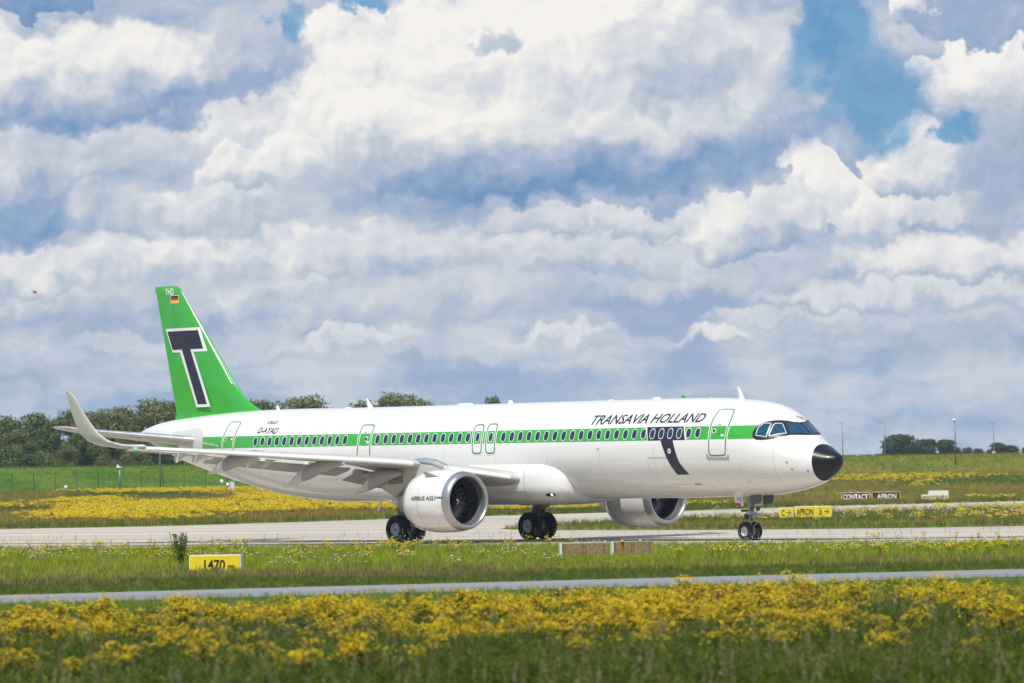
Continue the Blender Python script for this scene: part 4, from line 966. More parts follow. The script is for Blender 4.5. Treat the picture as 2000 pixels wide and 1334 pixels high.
mast('equipment_mast', 234.5, 968, 913, 556, .11, 'thick grey post with a white cap beyond the flower field', 'mast', 'box')
mast('lightning_mast', 313.5, 966, 845, 556, .07, 'thin tall rod beyond the flowers below the wing', 'mast', 'rod')
mast('marker_post', 131, 967, 950, 552, .06, 'short white marker post in front of the left fence', 'post', 'dome')
R0 = empty('wind_instrument', (at_y(447, 962, 540).x, 540, terrain(-29, 540))); tag(R0, 'cluster of white wind cups and sensors on a pole under the rear fuselage', 'weather instrument')
m = MB(); m.tube([(0, 0, 0), (0, 0, 2.1)], .05, 8); m.tube([(-.7, 0, 1.2), (.0, 0, 1.05)], .03, 6); m.tube([(-.5, 0, 1.95), (.1, 0, 1.9)], .03, 6); m.build('pole', MT['galv'], R0)
for x, z, r in ((-.72, 1.30, .20), (-.50, 1.98, .17), (-.05, 1.95, .22), (-.10, .95, .2), (.02, .55, .12)):
    m = MB(); m.lathe([(-r*1.2, r*.5), (-r, r*.9), (0, r), (r*.7, r*.7), (r, 0)], (x, -.05, z), (0, 0, 1), 12); m.build('sensor_head', MT['whiteink'], R0, True)
m = MB(); m.box((.38, 0, .72), (.48, .25, .95), 0, 0, .04); m.build('control_box', MT['rim'], R0)
m = MB(); m.prism([(.55, 1.42), (1.25, 1.78), (1.30, 1.66), (.62, 1.30)], -.3, .3, lambda p, d: (p[0], d, p[1])); m.build('solar_panel', MT['rim'], R0)
m = MB(); m.tube([(.1, 0, 1.15), (.9, 0, 1.5)], .03, 6); m.build('panel_arm', MT['galv'], R0)
# round traffic sign and the car roof on the crest at the right
p = at_y(1941, 884, 655); R0 = empty('traffic_sign', (p.x, 655, terrain(p.x, 655))); tag(R0, 'small round red and white traffic sign on the right crest', 'sign')
z0 = p.z-R0.location.z; m = MB(); m.tube([(0, 0, -.2), (0, 0, z0+.1)], .03, 8); m.build('post', MT['galv'], R0)
m = MB(); m.lathe([(0, .01), (0, .27), (-.02, .27), (-.02, .18)], (0, -.05, z0), (0, 1, 0), 24, 0); m.lathe([(-.022, .19), (-.022, 0)], (0, -.05, z0), (0, 1, 0), 24, 1); m.build('sign_disc', [MT['red'], MT['white']], R0)
m = MB(); m.box((0, -.085, z0), (.14, .01, .035)); m.build('sign_bar', MT['red'], R0)
# chain-link fence at the foot of the left bank
FY = 557; f0 = at_y(-60, 960, FY).x; R0 = empty('chain_link_fence', (0, FY, 0)); tag(R0, 'dark wire mesh fence along the foot of the left bank', 'fence')
x = f0; PX = []
while x < at_y(760, 960, FY).x: PX.append(x); x += 2.32
zt = lambda x: terrain(x, FY)
for x in PX:
    m = MB(); m.tube([(x, 0, zt(x)-.1), (x, 0, zt(x)+2.3)], .045, 6); m.tube([(x, 0, zt(x)+2.28), (x+.0, -.22, zt(x)+2.5)], .03, 6); m.build('fence_post', mat('fence_post_dark', (.06, .075, .05), .6) if 'fp' not in MT else MT['fp'], R0); MT['fp'] = bpy.data.materials['fence_post_dark']
m = MB()
for k in range(18):
    z = .05+k*.13; m.add([(PX[0], -.03, zt(PX[0])+z), (PX[-1], -.03, zt(PX[-1])+z), (PX[-1], -.03, zt(PX[-1])+z+(.024 if k in (0, 8, 17) else .007)), (PX[0], -.03, zt(PX[0])+z+(.024 if k in (0, 8, 17) else .007))], [(0, 1, 2, 3)])
xx = PX[0]
while xx < PX[-1]: m.add([(xx, -.035, zt(xx)), (xx+.008, -.035, zt(xx)), (xx+.008, -.035, zt(xx)+2.27), (xx, -.035, zt(xx)+2.27)], [(0, 1, 2, 3)]); xx += .14
o = m.build('fence_mesh', MT['fp'], R0, False, False)
sol = o.modifiers.new('s', 'SOLIDIFY'); sol.thickness = .006
# bird
p = at_y(68, 571, 420)
m = MB(); m.loft([[Vector((x, .045*r*math.cos(t), .045*r*math.sin(t))) for t in (2*math.pi*k/8 for k in range(8))] for x, r in ((-.17, .15), (-.10, .6), (0, 1.), (.09, .8), (.13, .55), (.17, .2))])
for sg in (-1, 1):
    m.add([(.05, sg*.03, .02), (.07, sg*.16, .12), (0, sg*.30, .02), (-.05, sg*.31, -.04), (-.04, sg*.15, .09), (-.06, sg*.03, .02), (.05, sg*.03, .035), (.07, sg*.16, .13), (-.04, sg*.15, .10), (-.06, sg*.03, .035)], [(0, 1, 4, 5), (1, 2, 3, 4), (6, 9, 8, 7), (0, 6, 7, 1), (5, 4, 8, 9)])
m.add([(-.14, 0, .01), (-.25, .05, .0), (-.25, -.05, 0.), (-.14, 0, -.01)], [(0, 1, 2), (3, 2, 1)])
o = m.build('bird', mat('bird_dark', (.03, .028, .025), .8)); o.location = p; o.rotation_euler = (R(20), R(-15), R(35)); tag(o, 'tiny dark bird gliding in the sky at the far left', 'bird')

def vnoise(x, y, s, seed=0):
    x = np.asarray(x)/s+seed*17.3; y = np.asarray(y)/s+seed*9.1; xi = np.floor(x).astype(int); yi = np.floor(y).astype(int); fx = x-xi; fy = y-yi; fx = fx*fx*(3-2*fx); fy = fy*fy*(3-2*fy)
    h = lambda a, b: np.modf(np.abs(np.sin(a*127.1+b*311.7+seed*74.7)*43758.5453))[0]
    return (h(xi, yi)*(1-fx)+h(xi+1, yi)*fx)*(1-fy)+(h(xi, yi+1)*(1-fx)+h(xi+1, yi+1)*fx)*fy
# ------------------------------------------------------------------ trees
def leaf_mat(name, dark, light, sc=1.2):
    m = bpy.data.materials.new(name); m.use_nodes = True; T = NT(m.node_tree); T.n.clear()
    b = T.node('ShaderNodeBsdfPrincipled'); b.inputs['Roughness'].default_value = .55; b.inputs['Specular IOR Level'].default_value = .35
    tr = T.node('ShaderNodeBsdfTranslucent'); g = T.node('ShaderNodeNewGeometry'); P = g.outputs['Position']; rp = g.outputs['Random Per Island']
    n = T.noise(P, sc, 4, .6); f = T.m('ADD', T.m('MULTIPLY', n, .8), T.m('MULTIPLY', rp, .45))
    c = T.mix(T.step(f, .35, .95), dark, light); T.l.new(c, b.inputs['Base Color']); T.l.new(T.v('MULTIPLY', c, (1.1, 1.25, .6)), tr.inputs[0])
    mx = T.node('ShaderNodeMixShader', (.25, b.outputs[0], tr.outputs[0])); T.node('ShaderNodeOutputMaterial', (mx.outputs[0],)); return m
LEAF = [leaf_mat('leaf_willow', (.07, .10, .02), (.27, .28, .10), .5), leaf_mat('leaf_green', (.045, .08, .012), (.17, .20, .045), .5), leaf_mat('leaf_far', (.028, .05, .02), (.07, .10, .035), .3)]
BARK = mat('bark', (.10, .085, .07), .9, var=.3, vscale=5)
def quads_mesh(name, cen, nor, size, asp=.55, mats=(), parent=None, mi=None):
    """leaf cards: many small real leaves in one crown"""
    N = len(cen); nor = nor/np.linalg.norm(nor, axis=1, keepdims=True); h = rng.normal(size=(N, 3)); a = np.cross(nor, h); a /= np.linalg.norm(a, axis=1, keepdims=True); b = np.cross(nor, a)
    s = size[:, None]; bend = nor*s*.25
    v = np.stack([cen-a*s, cen-b*s*asp+bend*.4, cen+a*s, cen+b*s*asp+bend*.4], 1).reshape(-1, 3)
    me = bpy.data.meshes.new(name); me.vertices.add(4*N); me.vertices.foreach_set('co', v.ravel().astype(np.float32)); me.loops.add(4*N); me.loops.foreach_set('vertex_index', np.arange(4*N, dtype=np.int32))
    me.polygons.add(N); me.polygons.foreach_set('loop_start', np.arange(0, 4*N, 4, dtype=np.int32)); me.polygons.foreach_set('loop_total', np.full(N, 4, np.int32)); 
    if mi is not None: me.polygons.foreach_set('material_index', mi.astype(np.int32))
    me.update(); return link(name, me, parent, mats)
def make_tree(h, w, leaf, lobes, n, size, seed, low=.12):
    r = np.random.default_rng(seed); root = empty('tree', (0, 0, 0)); tm = MB(); pr = random.Random(seed)
    L = []
    for k in range(lobes):
        z = h*(low+.06+(.88-low-.06)*(k+.5)/lobes+r.uniform(-.05, .05)); t = z/h; spread = w*.5*(.55+.45*math.sin(math.pi*min(1, .2+t*.9)))
        a = r.uniform(0, 2*math.pi); d = spread*r.uniform(.15, .75); L.append((math.cos(a)*d, math.sin(a)*d, z, w*r.uniform(.17, .30), h*r.uniform(.10, .17)))
    L.append((0, 0, h*.88, w*.20, h*.12))
    tm.tube([(0, 0, -.3), (.1, 0, h*.3), (-.05, .1, h*.6), (0, 0, h*.85)], [h*.028, h*.020, h*.011, h*.004], 8)
    for x, y, z, a, b in L: tm.tube([(0, 0, max(.3, z*.45)), (x*.5, y*.5, z*.75), (x, y, z+b*.3)], [h*.010, h*.006, h*.002], 5)
    cen = []; nor = []
    tot = sum(a*a for *_, a, b in L)
    for x, y, z, a, b in L:
        m = int(n*a*a/tot); u = r.normal(size=(m, 3)); u /= np.linalg.norm(u, axis=1, keepdims=True); rr = r.uniform(.62, 1.12, (m, 1))**.8
        lump = 1+.22*np.sin(u[:, :1]*5+x*7)*np.sin(u[:, 1:2]*6+y*5)+.15*np.sin(u[:, 2:]*9+z)
        cen.append(np.array([[x, y, z]])+u*rr*lump*np.array([[a, a, b]])); nor.append(u+r.normal(size=(m, 3))*.55+np.array([[0, 0, .25]]))
    cen = np.concatenate(cen); nor = np.concatenate(nor); k = cen[:, 2] > h*low*.3
    quads_mesh('crown', cen[k], nor[k], r.uniform(.6, 1.3, k.sum())*size, .55, [LEAF[leaf]], root); tm.build('trunk', BARK, root, True)
    return root
def copy_tree(root):
    r = root.copy(); COL.objects.link(r)
    for c in list(root.children):
        d = c.copy(); COL.objects.link(d); d.parent = r
    return r
PROTO = [make_tree(8.5, 8.0, 0, 13, 9500, .19, 1, .0), make_tree(8.5, 7.4, 1, 13, 9500, .18, 2, .0), make_tree(8.5, 9.0, 0, 15, 11000, .19, 3, .0), make_tree(8.5, 6.4, 1, 12, 8000, .17, 4, .0), make_tree(10, 10, 2, 14, 8000, .32, 5, -.03), make_tree(10, 5, 2, 8, 2000, .34, 6, -.03)]
used = set()
def plant(k, u, vt, y, wf, label, group, cat='tree', rz=None):
    t = at_y(u, vt, y); z0 = terrain(t.x, y); h = t.z-z0; base = 8.5 if k < 4 else 10
    o = PROTO[k] if k not in used else copy_tree(PROTO[k]); used.add(k)
    o.location = (t.x, y, z0-.15); s = (h+.1)/base/.99; o.scale = (s*wf, s*wf, s); o.rotation_euler = (0, 0, rnd.uniform(0, 6.28) if rz is None else rz); tag(o, label, cat, group); return o
GT = 'trees along the top of the left bank'
for k, u, vt, y, wf, lab in [
    (1, 8, 812, 700, 1., 'dark tree at the very left edge of the photo'), (3, 72, 806, 716, 1., 'narrow dark tree left of the upturned wing tip'),
    (0, 38, 838, 690, 1.0, 'low tree in front between the two leftmost dark trees'), (1, 112, 818, 705, .9, 'rounded tree just left of the wing tip base'),
    (3, 143, 799, 722, .9, 'pointed tree right behind the upturned wing tip'), (2, 186, 803, 712, .8, 'grey green tree just right of the upturned wing tip'),
    (1, 165, 838, 684, .9, 'low bush-like tree under the tailplane tip'), (2, 240, 794, 708, .9, 'broad silvery tree halfway between wing tip and fin'),
    (0, 288, 780, 702, .9, 'tallest silvery tree left of the green fin'), (3, 336, 783, 715, .9, 'tree touching the rear edge of the green fin'),
    (0, 215, 848, 682, 1., 'low tree below the middle of the tailplane'), (2, 305, 838, 684, .9, 'low tree behind the tail cone'), (1, 372, 820, 700, 1., 'tree hidden mostly behind the tail cone'),
    (1, 60, 862, 672, 1., 'small bushy tree at the front of the left row'), (0, 125, 868, 670, 1.1, 'small pale bushy tree under the wing tip'), (2, 262, 866, 670, .9, 'small bushy tree under the tail cone'),
    (0, 430, 812, 700, 1., 'tree behind the rear fuselage under the fin'), (3, 505, 781, 712, 1.15, 'tree top showing just ahead of the green fin'), (2, 610, 772, 705, .85, 'rounded tree top between the fin and the rear antenna'),
    (0, 560, 800, 700, 1., 'tree top barely above the rear fuselage'), (2, 762, 767, 708, .8, 'pointed tree top right of the rear antenna'), (0, 810, 780, 706, .9, 'tree top sloping down right of the rear antenna'), (1, 712, 782, 700, .8, 'tree top right behind the rear antenna'),
    (3, 965, 774, 715, .55, 'small isolated tree top above the middle fuselage'), (1, 880, 800, 700, 1., 'tree hidden behind the middle fuselage')]:
    plant(k, u, vt, y, wf, lab, GT)
# low scrub that closes the gaps under the crowns
n = 16000; sx = rng.uniform(-78, 26, n); sy = rng.normal(size=n)*3+690; hgt = 1.7+1.3*vnoise(sx, sy*0, 4, 31)+.8*vnoise(sx, sy*0, 1.3, 33); sz = np.array([terrain(a, b) for a, b in zip(sx, sy)])+hgt*rng.uniform(0, 1, n)**.7
o = quads_mesh('undergrowth', np.stack([sx, sy, sz], 1), rng.normal(size=(n, 3))+np.array([[0, -.6, .5]]), rng.uniform(.14, .30, n), .6, [LEAF[1]]); tag(o, 'dark scrub closing the gaps below the row of trees', 'undergrowth', kind='stuff')
GR = 'distant trees beyond the right bank'
for k, u, vt, y, wf, lab in [
    (4, 1757, 848, 1080, 1.05, 'tallest of the distant bluish trees, left of the white camera mast'), (4, 1735, 862, 1070, .8, 'low distant tree at the left end of the bluish clump'),
    (4, 1812, 857, 1090, 1.0, 'distant bluish tree in the middle of the clump'), (4, 1845, 858, 1075, .8, 'distant bluish tree touching the camera mast'),
    (4, 1948, 864, 1060, .75, 'distant tree behind the rightmost street lamp'), (4, 1972, 869, 1065, .9, 'low distant tree right of the rightmost street lamp'), (4, 2004, 873, 1060, .7, 'distant tree cut by the right edge of the photo'),
    (5, 1871, 874, 1400, .9, 'tiny far tree just right of the camera mast'), (5, 1885, 874.5, 1420, .9, 'tiny far rounded tree on the horizon'), (5, 1892, 872.5, 1450, .6, 'tiny far slim tree on the horizon'), (5, 1909, 875.5, 1420, 1.4, 'tiny far broad tree on the horizon')]:
    plant(k, u, vt, y, wf*1.25, lab, GR)

# ------------------------------------------------------------------ meadow plants (stuff): real blades, stems and flower heads
def tri_mesh(name, parts, mats, label, cat):
    """parts: list of (verts Nx3, tris Mx3, mat)"""
    vs = []; fs = []; ms = []; b = 0
    for v, f, m in parts: vs.append(v); fs.append(f+b); ms.append(np.full(len(f), m)) ; b += len(v)
    V_ = np.concatenate(vs).astype(np.float32); F = np.concatenate(fs).astype(np.int32); Mi = np.concatenate(ms).astype(np.int32)
    me = bpy.data.meshes.new(name); me.vertices.add(len(V_)); me.vertices.foreach_set('co', V_.ravel()); me.loops.add(3*len(F)); me.loops.foreach_set('vertex_index', F.ravel())
    me.polygons.add(len(F)); me.polygons.foreach_set('loop_start', np.arange(0, 3*len(F), 3, dtype=np.int32)); me.polygons.foreach_set('loop_total', np.full(len(F), 3, np.int32)); me.polygons.foreach_set('material_index', Mi)
    me.update(); o = link(name, me, None, mats); tag(o, label, cat, kind='stuff'); return o
def instances(tmpl, pos, sc, rz, lean=None):
    """tmpl: list of (verts, tris, mat) -> merged instanced parts"""
    out = []; N = len(pos); c, s = np.cos(rz), np.sin(rz)
    for v, f, m in tmpl:
        x = v[None, :, 0]*c[:, None]-v[None, :, 1]*s[:, None]; y = v[None, :, 0]*s[:, None]+v[None, :, 1]*c[:, None]; z = np.repeat(v[None, :, 2], N, 0)
        W = np.stack([x, y, z], 2)*sc[:, None, None]
        if lean is not None: W[:, :, 0] += lean[:, :1]*W[:, :, 2]; W[:, :, 1] += lean[:, 1:]*W[:, :, 2]
        W += pos[:, None, :]; F = f[None]+(np.arange(N)*len(v))[:, None, None]; out.append((W.reshape(-1, 3), F.reshape(-1, 3), m))
    return out
def blades(n, h, w, spread, r, m=0, bend=.5, hv=.4):
    V_ = []; F = []
    for k in range(n):
        a = r.uniform(0, 6.28); d = r.uniform(0, spread); x, y = d*math.cos(a), d*math.sin(a); q = r.uniform(0, 6.28); hh = h*r.uniform(1-hv, 1+hv*.6); bd = bend*hh*r.uniform(.2, 1); ww = w*r.uniform(.7, 1.3)
        dx, dy = math.cos(q), math.sin(q); b = len(V_); a2 = q+r.uniform(-.8, .8)
        V_ += [(x-dy*ww/2, y+dx*ww/2, 0), (x+dy*ww/2, y-dx*ww/2, 0), (x+dx*bd*.35-dy*ww*.4, y+dy*bd*.35+dx*ww*.4, hh*.6), (x+dx*bd*.35+dy*ww*.4, y+dy*bd*.35-dx*ww*.4, hh*.6), (x+math.cos(a2)*bd, y+math.sin(a2)*bd, hh)]
        F += [(b, b+1, b+3), (b, b+3, b+2), (b+2, b+3, b+4)]
    return (np.array(V_), np.array(F), m)
def disc_blob(cx, cy, cz, rad, r, n=6, dome=.45):
    t = r.uniform(0, 6.28); tx, ty = r.uniform(-.35, .35, 2)
    V_ = [(cx, cy, cz+rad*dome)]+[(cx+rad*math.cos(t+6.2832*k/n), cy+rad*math.sin(t+6.2832*k/n), cz+tx*rad*math.cos(t+6.2832*k/n)+ty*rad*math.sin(t+6.2832*k/n)-rad*.15) for k in range(n)]
    F = [(0, 1+k, 1+(k+1) % n) for k in range(n)]
    return V_, F
def stem(p0, p1, w, V_, F):
    p0, p1 = np.array(p0), np.array(p1); b = len(V_)
    for k in range(3):
        a = 2.094*k; V_.append(tuple(p0+np.array([math.cos(a), math.sin(a), 0])*w)); 
    for k in range(3):
        a = 2.094*k; V_.append(tuple(p1+np.array([math.cos(a), math.sin(a), 0])*w*.6))
    for k in range(3): k2 = (k+1) % 3; F += [(b+k, b+k2, b+3+k2), (b+k, b+3+k2, b+3+k)]
def ragwort(seed, h=.8, heads=34, hr=.013, width=.17, leaves=26, stems=3, nf=6):
    """tall stem, lobed leaves, flat-topped clusters of small yellow heads: mats 0 leaf, 1 yellow, 2 stem"""
    r = np.random.default_rng(seed); SV = []; SF = []; YV = []; YF = []; LV = []; LF = []
    for k in range(stems):
        a = r.uniform(0, 6.28); lx, ly = math.cos(a)*width*.55*(k > 0), math.sin(a)*width*.55*(k > 0); hh = h*r.uniform(.82, 1.0) if k else h
        stem((lx*.2, ly*.2, 0), (lx, ly, hh*.80), .006, SV, SF)
        for j in range(4):
            b = r.uniform(0, 6.28); d = width*r.uniform(.35, .75)*.8; tx, ty = lx+math.cos(b)*d, ly+math.sin(b)*d; tz = hh*r.uniform(.80, 1.0)
            stem((lx, ly, hh*r.uniform(.55, .78)), (tx, ty, tz-.02), .0035, SV, SF)
            for i in range(heads//(4*stems)):
                aa = r.uniform(0, 6.28); dd = math.sqrt(r.uniform(0, 1))*width*.40; c = (math.cos(aa)*dd, math.sin(aa)*dd); V0, F0 = disc_blob(tx+c[0], ty+c[1], tz-dd*dd*6.5+r.uniform(-.012, .012), hr*r.uniform(.75, 1.25), r, nf)
                bb = len(YV); YV += V0; YF += [tuple(q+bb for q in f) for f in F0]
    for k in range(leaves):
        z = h*r.uniform(.05, .85); b = r.uniform(0, 6.28); L = .09*r.uniform(.5, 1.2)*(1.2-z/h*.6); w = L*.28; dx, dy = math.cos(b), math.sin(b); o = r.uniform(-.04, .04, 2); bb = len(LV)
        LV += [(o[0], o[1], z), (o[0]+dx*L*.5-dy*w, o[1]+dy*L*.5+dx*w, z+L*.35), (o[0]+dx*L, o[1]+dy*L, z+L*.2), (o[0]+dx*L*.5+dy*w, o[1]+dy*L*.5-dx*w, z+L*.35)]; LF += [(bb, bb+1, bb+2), (bb, bb+2, bb+3)]
    if not YV: return [(np.array(LV), np.array(LF), 0), (np.array(SV), np.array(SF), 2)]
    return [(np.array(LV), np.array(LF), 0), (np.array(YV), np.array(YF), 1), (np.array(SV), np.array(SF), 2)]
def seed_stalk(seed, h=.7):
    r = np.random.default_rng(seed); SV = []; SF = []; PV = []; PF = []
    lx, ly = r.uniform(-.12, .12, 2); stem((0, 0, 0), (lx*.5, ly*.5, h*.6), .0035, SV, SF); stem((lx*.5, ly*.5, h*.6), (lx, ly, h), .003, SV, SF)
    for k in range(16):
        t = .72+.28*k/15; x, y, z = lx*t, ly*t, h*t; a = r.uniform(0, 6.28); L = .03*(1.3-t)*3; b = len(PV)
        PV += [(x, y, z), (x+math.cos(a)*L-.004, y+math.sin(a)*L, z+L*.7), (x+math.cos(a)*L+.004, y+math.sin(a)*L+.004, z+L*.8)]; PF += [(b, b+1, b+2)]
    return [(np.array(SV), np.array(SF), 3), (np.array(PV), np.array(PF), 3)]
def plant_mat(name, c1, c2, sc=.6, tr=.25, rough=.6, rnd_=.4):
    m = bpy.data.materials.new(name); m.use_nodes = True; T = NT(m.node_tree); T.n.clear()
    b = T.node('ShaderNodeBsdfPrincipled'); b.inputs['Roughness'].default_value = rough; b.inputs['Specular IOR Level'].default_value = .25
    g = T.node('ShaderNodeNewGeometry'); f = T.m('ADD', T.noise(g.outputs['Position'], sc, 4, .6), T.m('MULTIPLY', T.m('SUBTRACT', g.outputs['Random Per Island'], .5), rnd_))
    c = T.mix(T.step(f, .32, .68), c1, c2); T.l.new(c, b.inputs['Base Color'])
    t = T.node('ShaderNodeBsdfTranslucent', (c,)); mx = T.node('ShaderNodeMixShader', (tr, b.outputs[0], t.outputs[0])); T.node('ShaderNodeOutputMaterial', (mx.outputs[0],)); return m
G_DARK = plant_mat('grass_dark', (.11, .18, .010), (.28, .33, .05), .5); G_LUSH = plant_mat('grass_lush', (.17, .215, .008), (.42, .45, .03), .35)
G_MOWN = plant_mat('grass_mown', (.075, .12, .010), (.16, .185, .03), .4); G_DRY = plant_mat('grass_dry', (.20, .15, .05), (.30, .23, .10), .6); G_TAN = plant_mat('grass_tawny', (.19, .18, .02), (.36, .25, .07), .12)
YEL = plant_mat('ragwort_yellow', (.55, .38, .003), (.86, .63, .006), 3, .15); YEL2 = plant_mat('ragwort_yellow_deep', (.34, .24, .003), (.70, .50, .005), 2.2, .2)
RLEAF = plant_mat('ragwort_leaf', (.06, .12, .010), (.14, .21, .025), 1.5, .2); STEMM = plant_mat('plant_stem', (.08, .12, .015), (.15, .16, .03), 1, .1); SEED = plant_mat('seed_head', (.20, .16, .09), (.42, .36, .22), 2, .3)
WEED = plant_mat('weed_leaf', (.08, .15, .010), (.19, .26, .03), 1.2, .25)
WHT = plant_mat('daisy_white', (.72, .72, .68), (.85, .85, .82), 2, .2); PUR = plant_mat('purple_flower', (.30, .16, .34), (.42, .26, .45), 2, .2)
def scatter(n, y0, y1, m=1.25, keep=None, zf=True, dens=None, off=0):
    """positions inside the view wedge, uniform by area"""
    y = np.sqrt(rng.uniform(y0*y0, y1*y1, n)); x = rng.uniform(-1, 1, n)*y*.0992*m
    k = np.ones(n, bool)
    if keep is not None: k = np.array([keep(a, b) for a, b in zip(x, y)])
    x, y = x[k], y[k]; z = np.array([terrain(a, b) for a, b in zip(x, y)]) if y1 > 290 else np.zeros(len(x)); return np.stack([x, y, z+off], 1)
def fill(tmpls, pos, s0, s1, lean=.12):
    k = rng.integers(0, len(tmpls), len(pos)); out = []
    for i, t in enumerate(tmpls):
        p = pos[k == i]
        if len(p): out += instances(t, p, rng.uniform(s0, s1, len(p)), rng.uniform(0, 6.28, len(p)), rng.normal(size=(len(p), 2))*lean)
    return out
def line_y(L):
    xs = [p[0] for p in L]; ys = [p[1] for p in L]
    def f(x):
        if x <= xs[0]: i = 0
        elif x >= xs[-1]: i = len(xs)-2
        else: i = max(j for j in range(len(xs)-1) if xs[j] <= x)
        return ys[i]+(ys[i+1]-ys[i])*(x-xs[i])/(xs[i+1]-xs[i])
    return f
roadF = line_y(path_far); taxiN = line_y(nearT); islN = line_y(isl2[::-1]); islF = line_y(isl); farE = line_y(far)
r_ = np.random.default_rng(3)
TG = [[blades(14, .42, .012, .16, r_)] for _ in range(5)]                    # long grass
TS = [[blades(16, .20, .014, .20, r_)] for _ in range(5)]                    # short grass
TR = [ragwort(20+k, .85, 150, .0165, .24, 34, 3, 5) for k in range(6)]
TRm = [ragwort(40+k, .55, 30, .022, .20, 10, 2, 5) for k in range(4)]
TRf = [ragwort(60+k, .62, 26, .040, .30, 8, 2, 4) for k in range(4)]
TS_ = [seed_stalk(80+k) for k in range(6)]
def daisy(seed, m, h=.22):
    r = np.random.default_rng(seed); SV = []; SF = []; YV = []; YF = []
    for k in range(7):
        x, y = r.uniform(-.22, .22, 2); z = h*r.uniform(.7, 1.2); stem((x, y, 0), (x, y, z), .002, SV, SF); V0, F0 = disc_blob(x, y, z, .024*r.uniform(.8, 1.3), r, 6, .15); b = len(YV); YV += V0; YF += [tuple(q+b for q in f) for f in F0]
    return [(np.array(YV), np.array(YF), m), (np.array(SV), np.array(SF), 2)]
# foreground: ragwort field in front of the service road
roadN = lambda x: roadF(x)-9.2/ .91
fg = scatter(15500, 50, 128, 1.2, lambda x, y: y < roadN(x)-.1)
fgp = fill(TG, fg[fg[:, 1] < 83], .65, 1.2)+fill(TG, fg[fg[:, 1] >= 83], .25, .42)
tri_mesh('foreground_grass', fgp, [G_DARK], 'long dark green grass in the foreground', 'grass')
fs_ = scatter(1300, 52, 85, 1.2)
tri_mesh('foreground_seed_grass', fill(TS_, fs_, .75, 1.25), [G_DARK, YEL, STEMM, SEED], 'thin brown seed heads among the yellow flowers', 'grass')
p = scatter(6400, 56, 95, 1.2, lambda x, y: y < 84+.55*x); dn = vnoise(p[:, 0], p[:, 1], 1.8, 1)*.5+vnoise(p[:, 0], p[:, 1], 4.5, 2)*.5; near = np.clip((p[:, 1]-57)/17, 0, 1)
p = p[(dn+rng.uniform(-.32, .32, len(p)) > 1.13-.45*near)]
hn = .66+.60*vnoise(p[:, 0], p[:, 1], 1.6, 41)+rng.uniform(-.20, .20, len(p)); parts = []; kk = rng.integers(0, len(TR), len(p))
for i, t in enumerate(TR):
    a = kk == i; parts += instances(t, p[a], hn[a], rng.uniform(0, 6.28, a.sum()), rng.normal(size=(a.sum(), 2))*.09)
print('RAG', len(p)); tri_mesh('ragwort_field', parts, [RLEAF, YEL2, STEMM], 'dense yellow ragwort in front of the service road', 'wildflowers')
wl = scatter(7500, 54, 84, 1.2); wl = wl[vnoise(wl[:, 0], wl[:, 1], 2, 51)+rng.uniform(-.2, .2, len(wl)) > .45]
tri_mesh('leafy_weeds', fill([ragwort(90+k, .72, 0, .01, .22, 60, 3) for k in range(3)], wl, .7, 1.2), [WEED, YEL, STEMM], 'green leafy weeds between the yellow flowers', 'weeds')
# verge between the service road and the taxiway
def vk(x, y): return roadF(x)+.15 < y < taxiN(x)-.2
vp = scatter(30000, 118, 212, 1.2, vk)
fr = np.array([(y-roadF(x))/(taxiN(x)-roadF(x)) for x, y, z in vp]); nz_ = vnoise(vp[:, 0], vp[:, 1], 5, 5)
brown = (fr > .14) & (fr < .36+.10*nz_) & (nz_ + rng.uniform(-.35, .35, len(fr)) > .50)
mown = (fr < .22) & ~brown; lush = ~brown & ~mown
SG = [(at_y(423, 1110, 158).x, 158), (at_y(1139, 1080, 172).x, 172), (at_y(1233, 1080, 174).x, 174)]
near_sign = np.zeros(len(vp), bool)
for sx_, sy_ in SG: near_sign |= (abs(vp[:, 0]-sx_) < 1.15) & (vp[:, 1] < sy_+.4) & (vp[:, 1] > sy_-22)
clr = lush & near_sign; lush = lush & ~near_sign
tri_mesh('cleared_grass', fill(TS, vp[clr], .5, .9), [G_LUSH], 'shorter bright grass kept clear in front of the sign boxes', 'grass')
tri_mesh('verge_mown_grass', fill(TS, vp[mown], .45, .75), [G_MOWN], 'short mown grass strip beside the service road', 'grass')
tri_mesh('verge_dry_grass', fill(TS, vp[brown], .7, 1.1), [G_DRY], 'brown dry grass strip in the near verge', 'grass')
tri_mesh('verge_lush_grass', fill(TG, vp[lush], .42, .78, .2), [G_LUSH], 'bright green grass between the service road and the taxiway', 'grass')
q = scatter(2600, 118, 212, 1.2, vk); f2 = np.array([(y-roadF(x))/(taxiN(x)-roadF(x)) for x, y, z in q])
w_ = q[(f2 > .25) & (vnoise(q[:, 0], q[:, 1], 4, 7) > .66)][:620]
def clear_of_signs(a):
    k = np.ones(len(a), bool)
    for sx_, sy_ in SG: k &= ~((abs(a[:, 0]-sx_) < 1.1) & (a[:, 1] < sy_+.5) & (a[:, 1] > sy_-26))
    return a[k]
w_ = clear_of_signs(w_); q = clear_of_signs(q); f2 = np.array([(y-roadF(x))/(taxiN(x)-roadF(x)) for x, y, z in q])
tri_mesh('verge_daisies', fill([daisy(100+k, 1, .40) for k in range(3)], w_, .9, 1.25), [G_LUSH, WHT, STEMM], 'small white daisies scattered through the near verge', 'wildflowers')
y_ = q[(f2 > .3) & (vnoise(q[:, 0], q[:, 1], 6, 9)+rng.uniform(-.1, .1, len(q)) > .68)][:340]
tri_mesh('verge_ragwort', fill(TRm, y_, .7, 1.1), [RLEAF, YEL, STEMM], 'scattered yellow ragwort in the near verge', 'wildflowers')
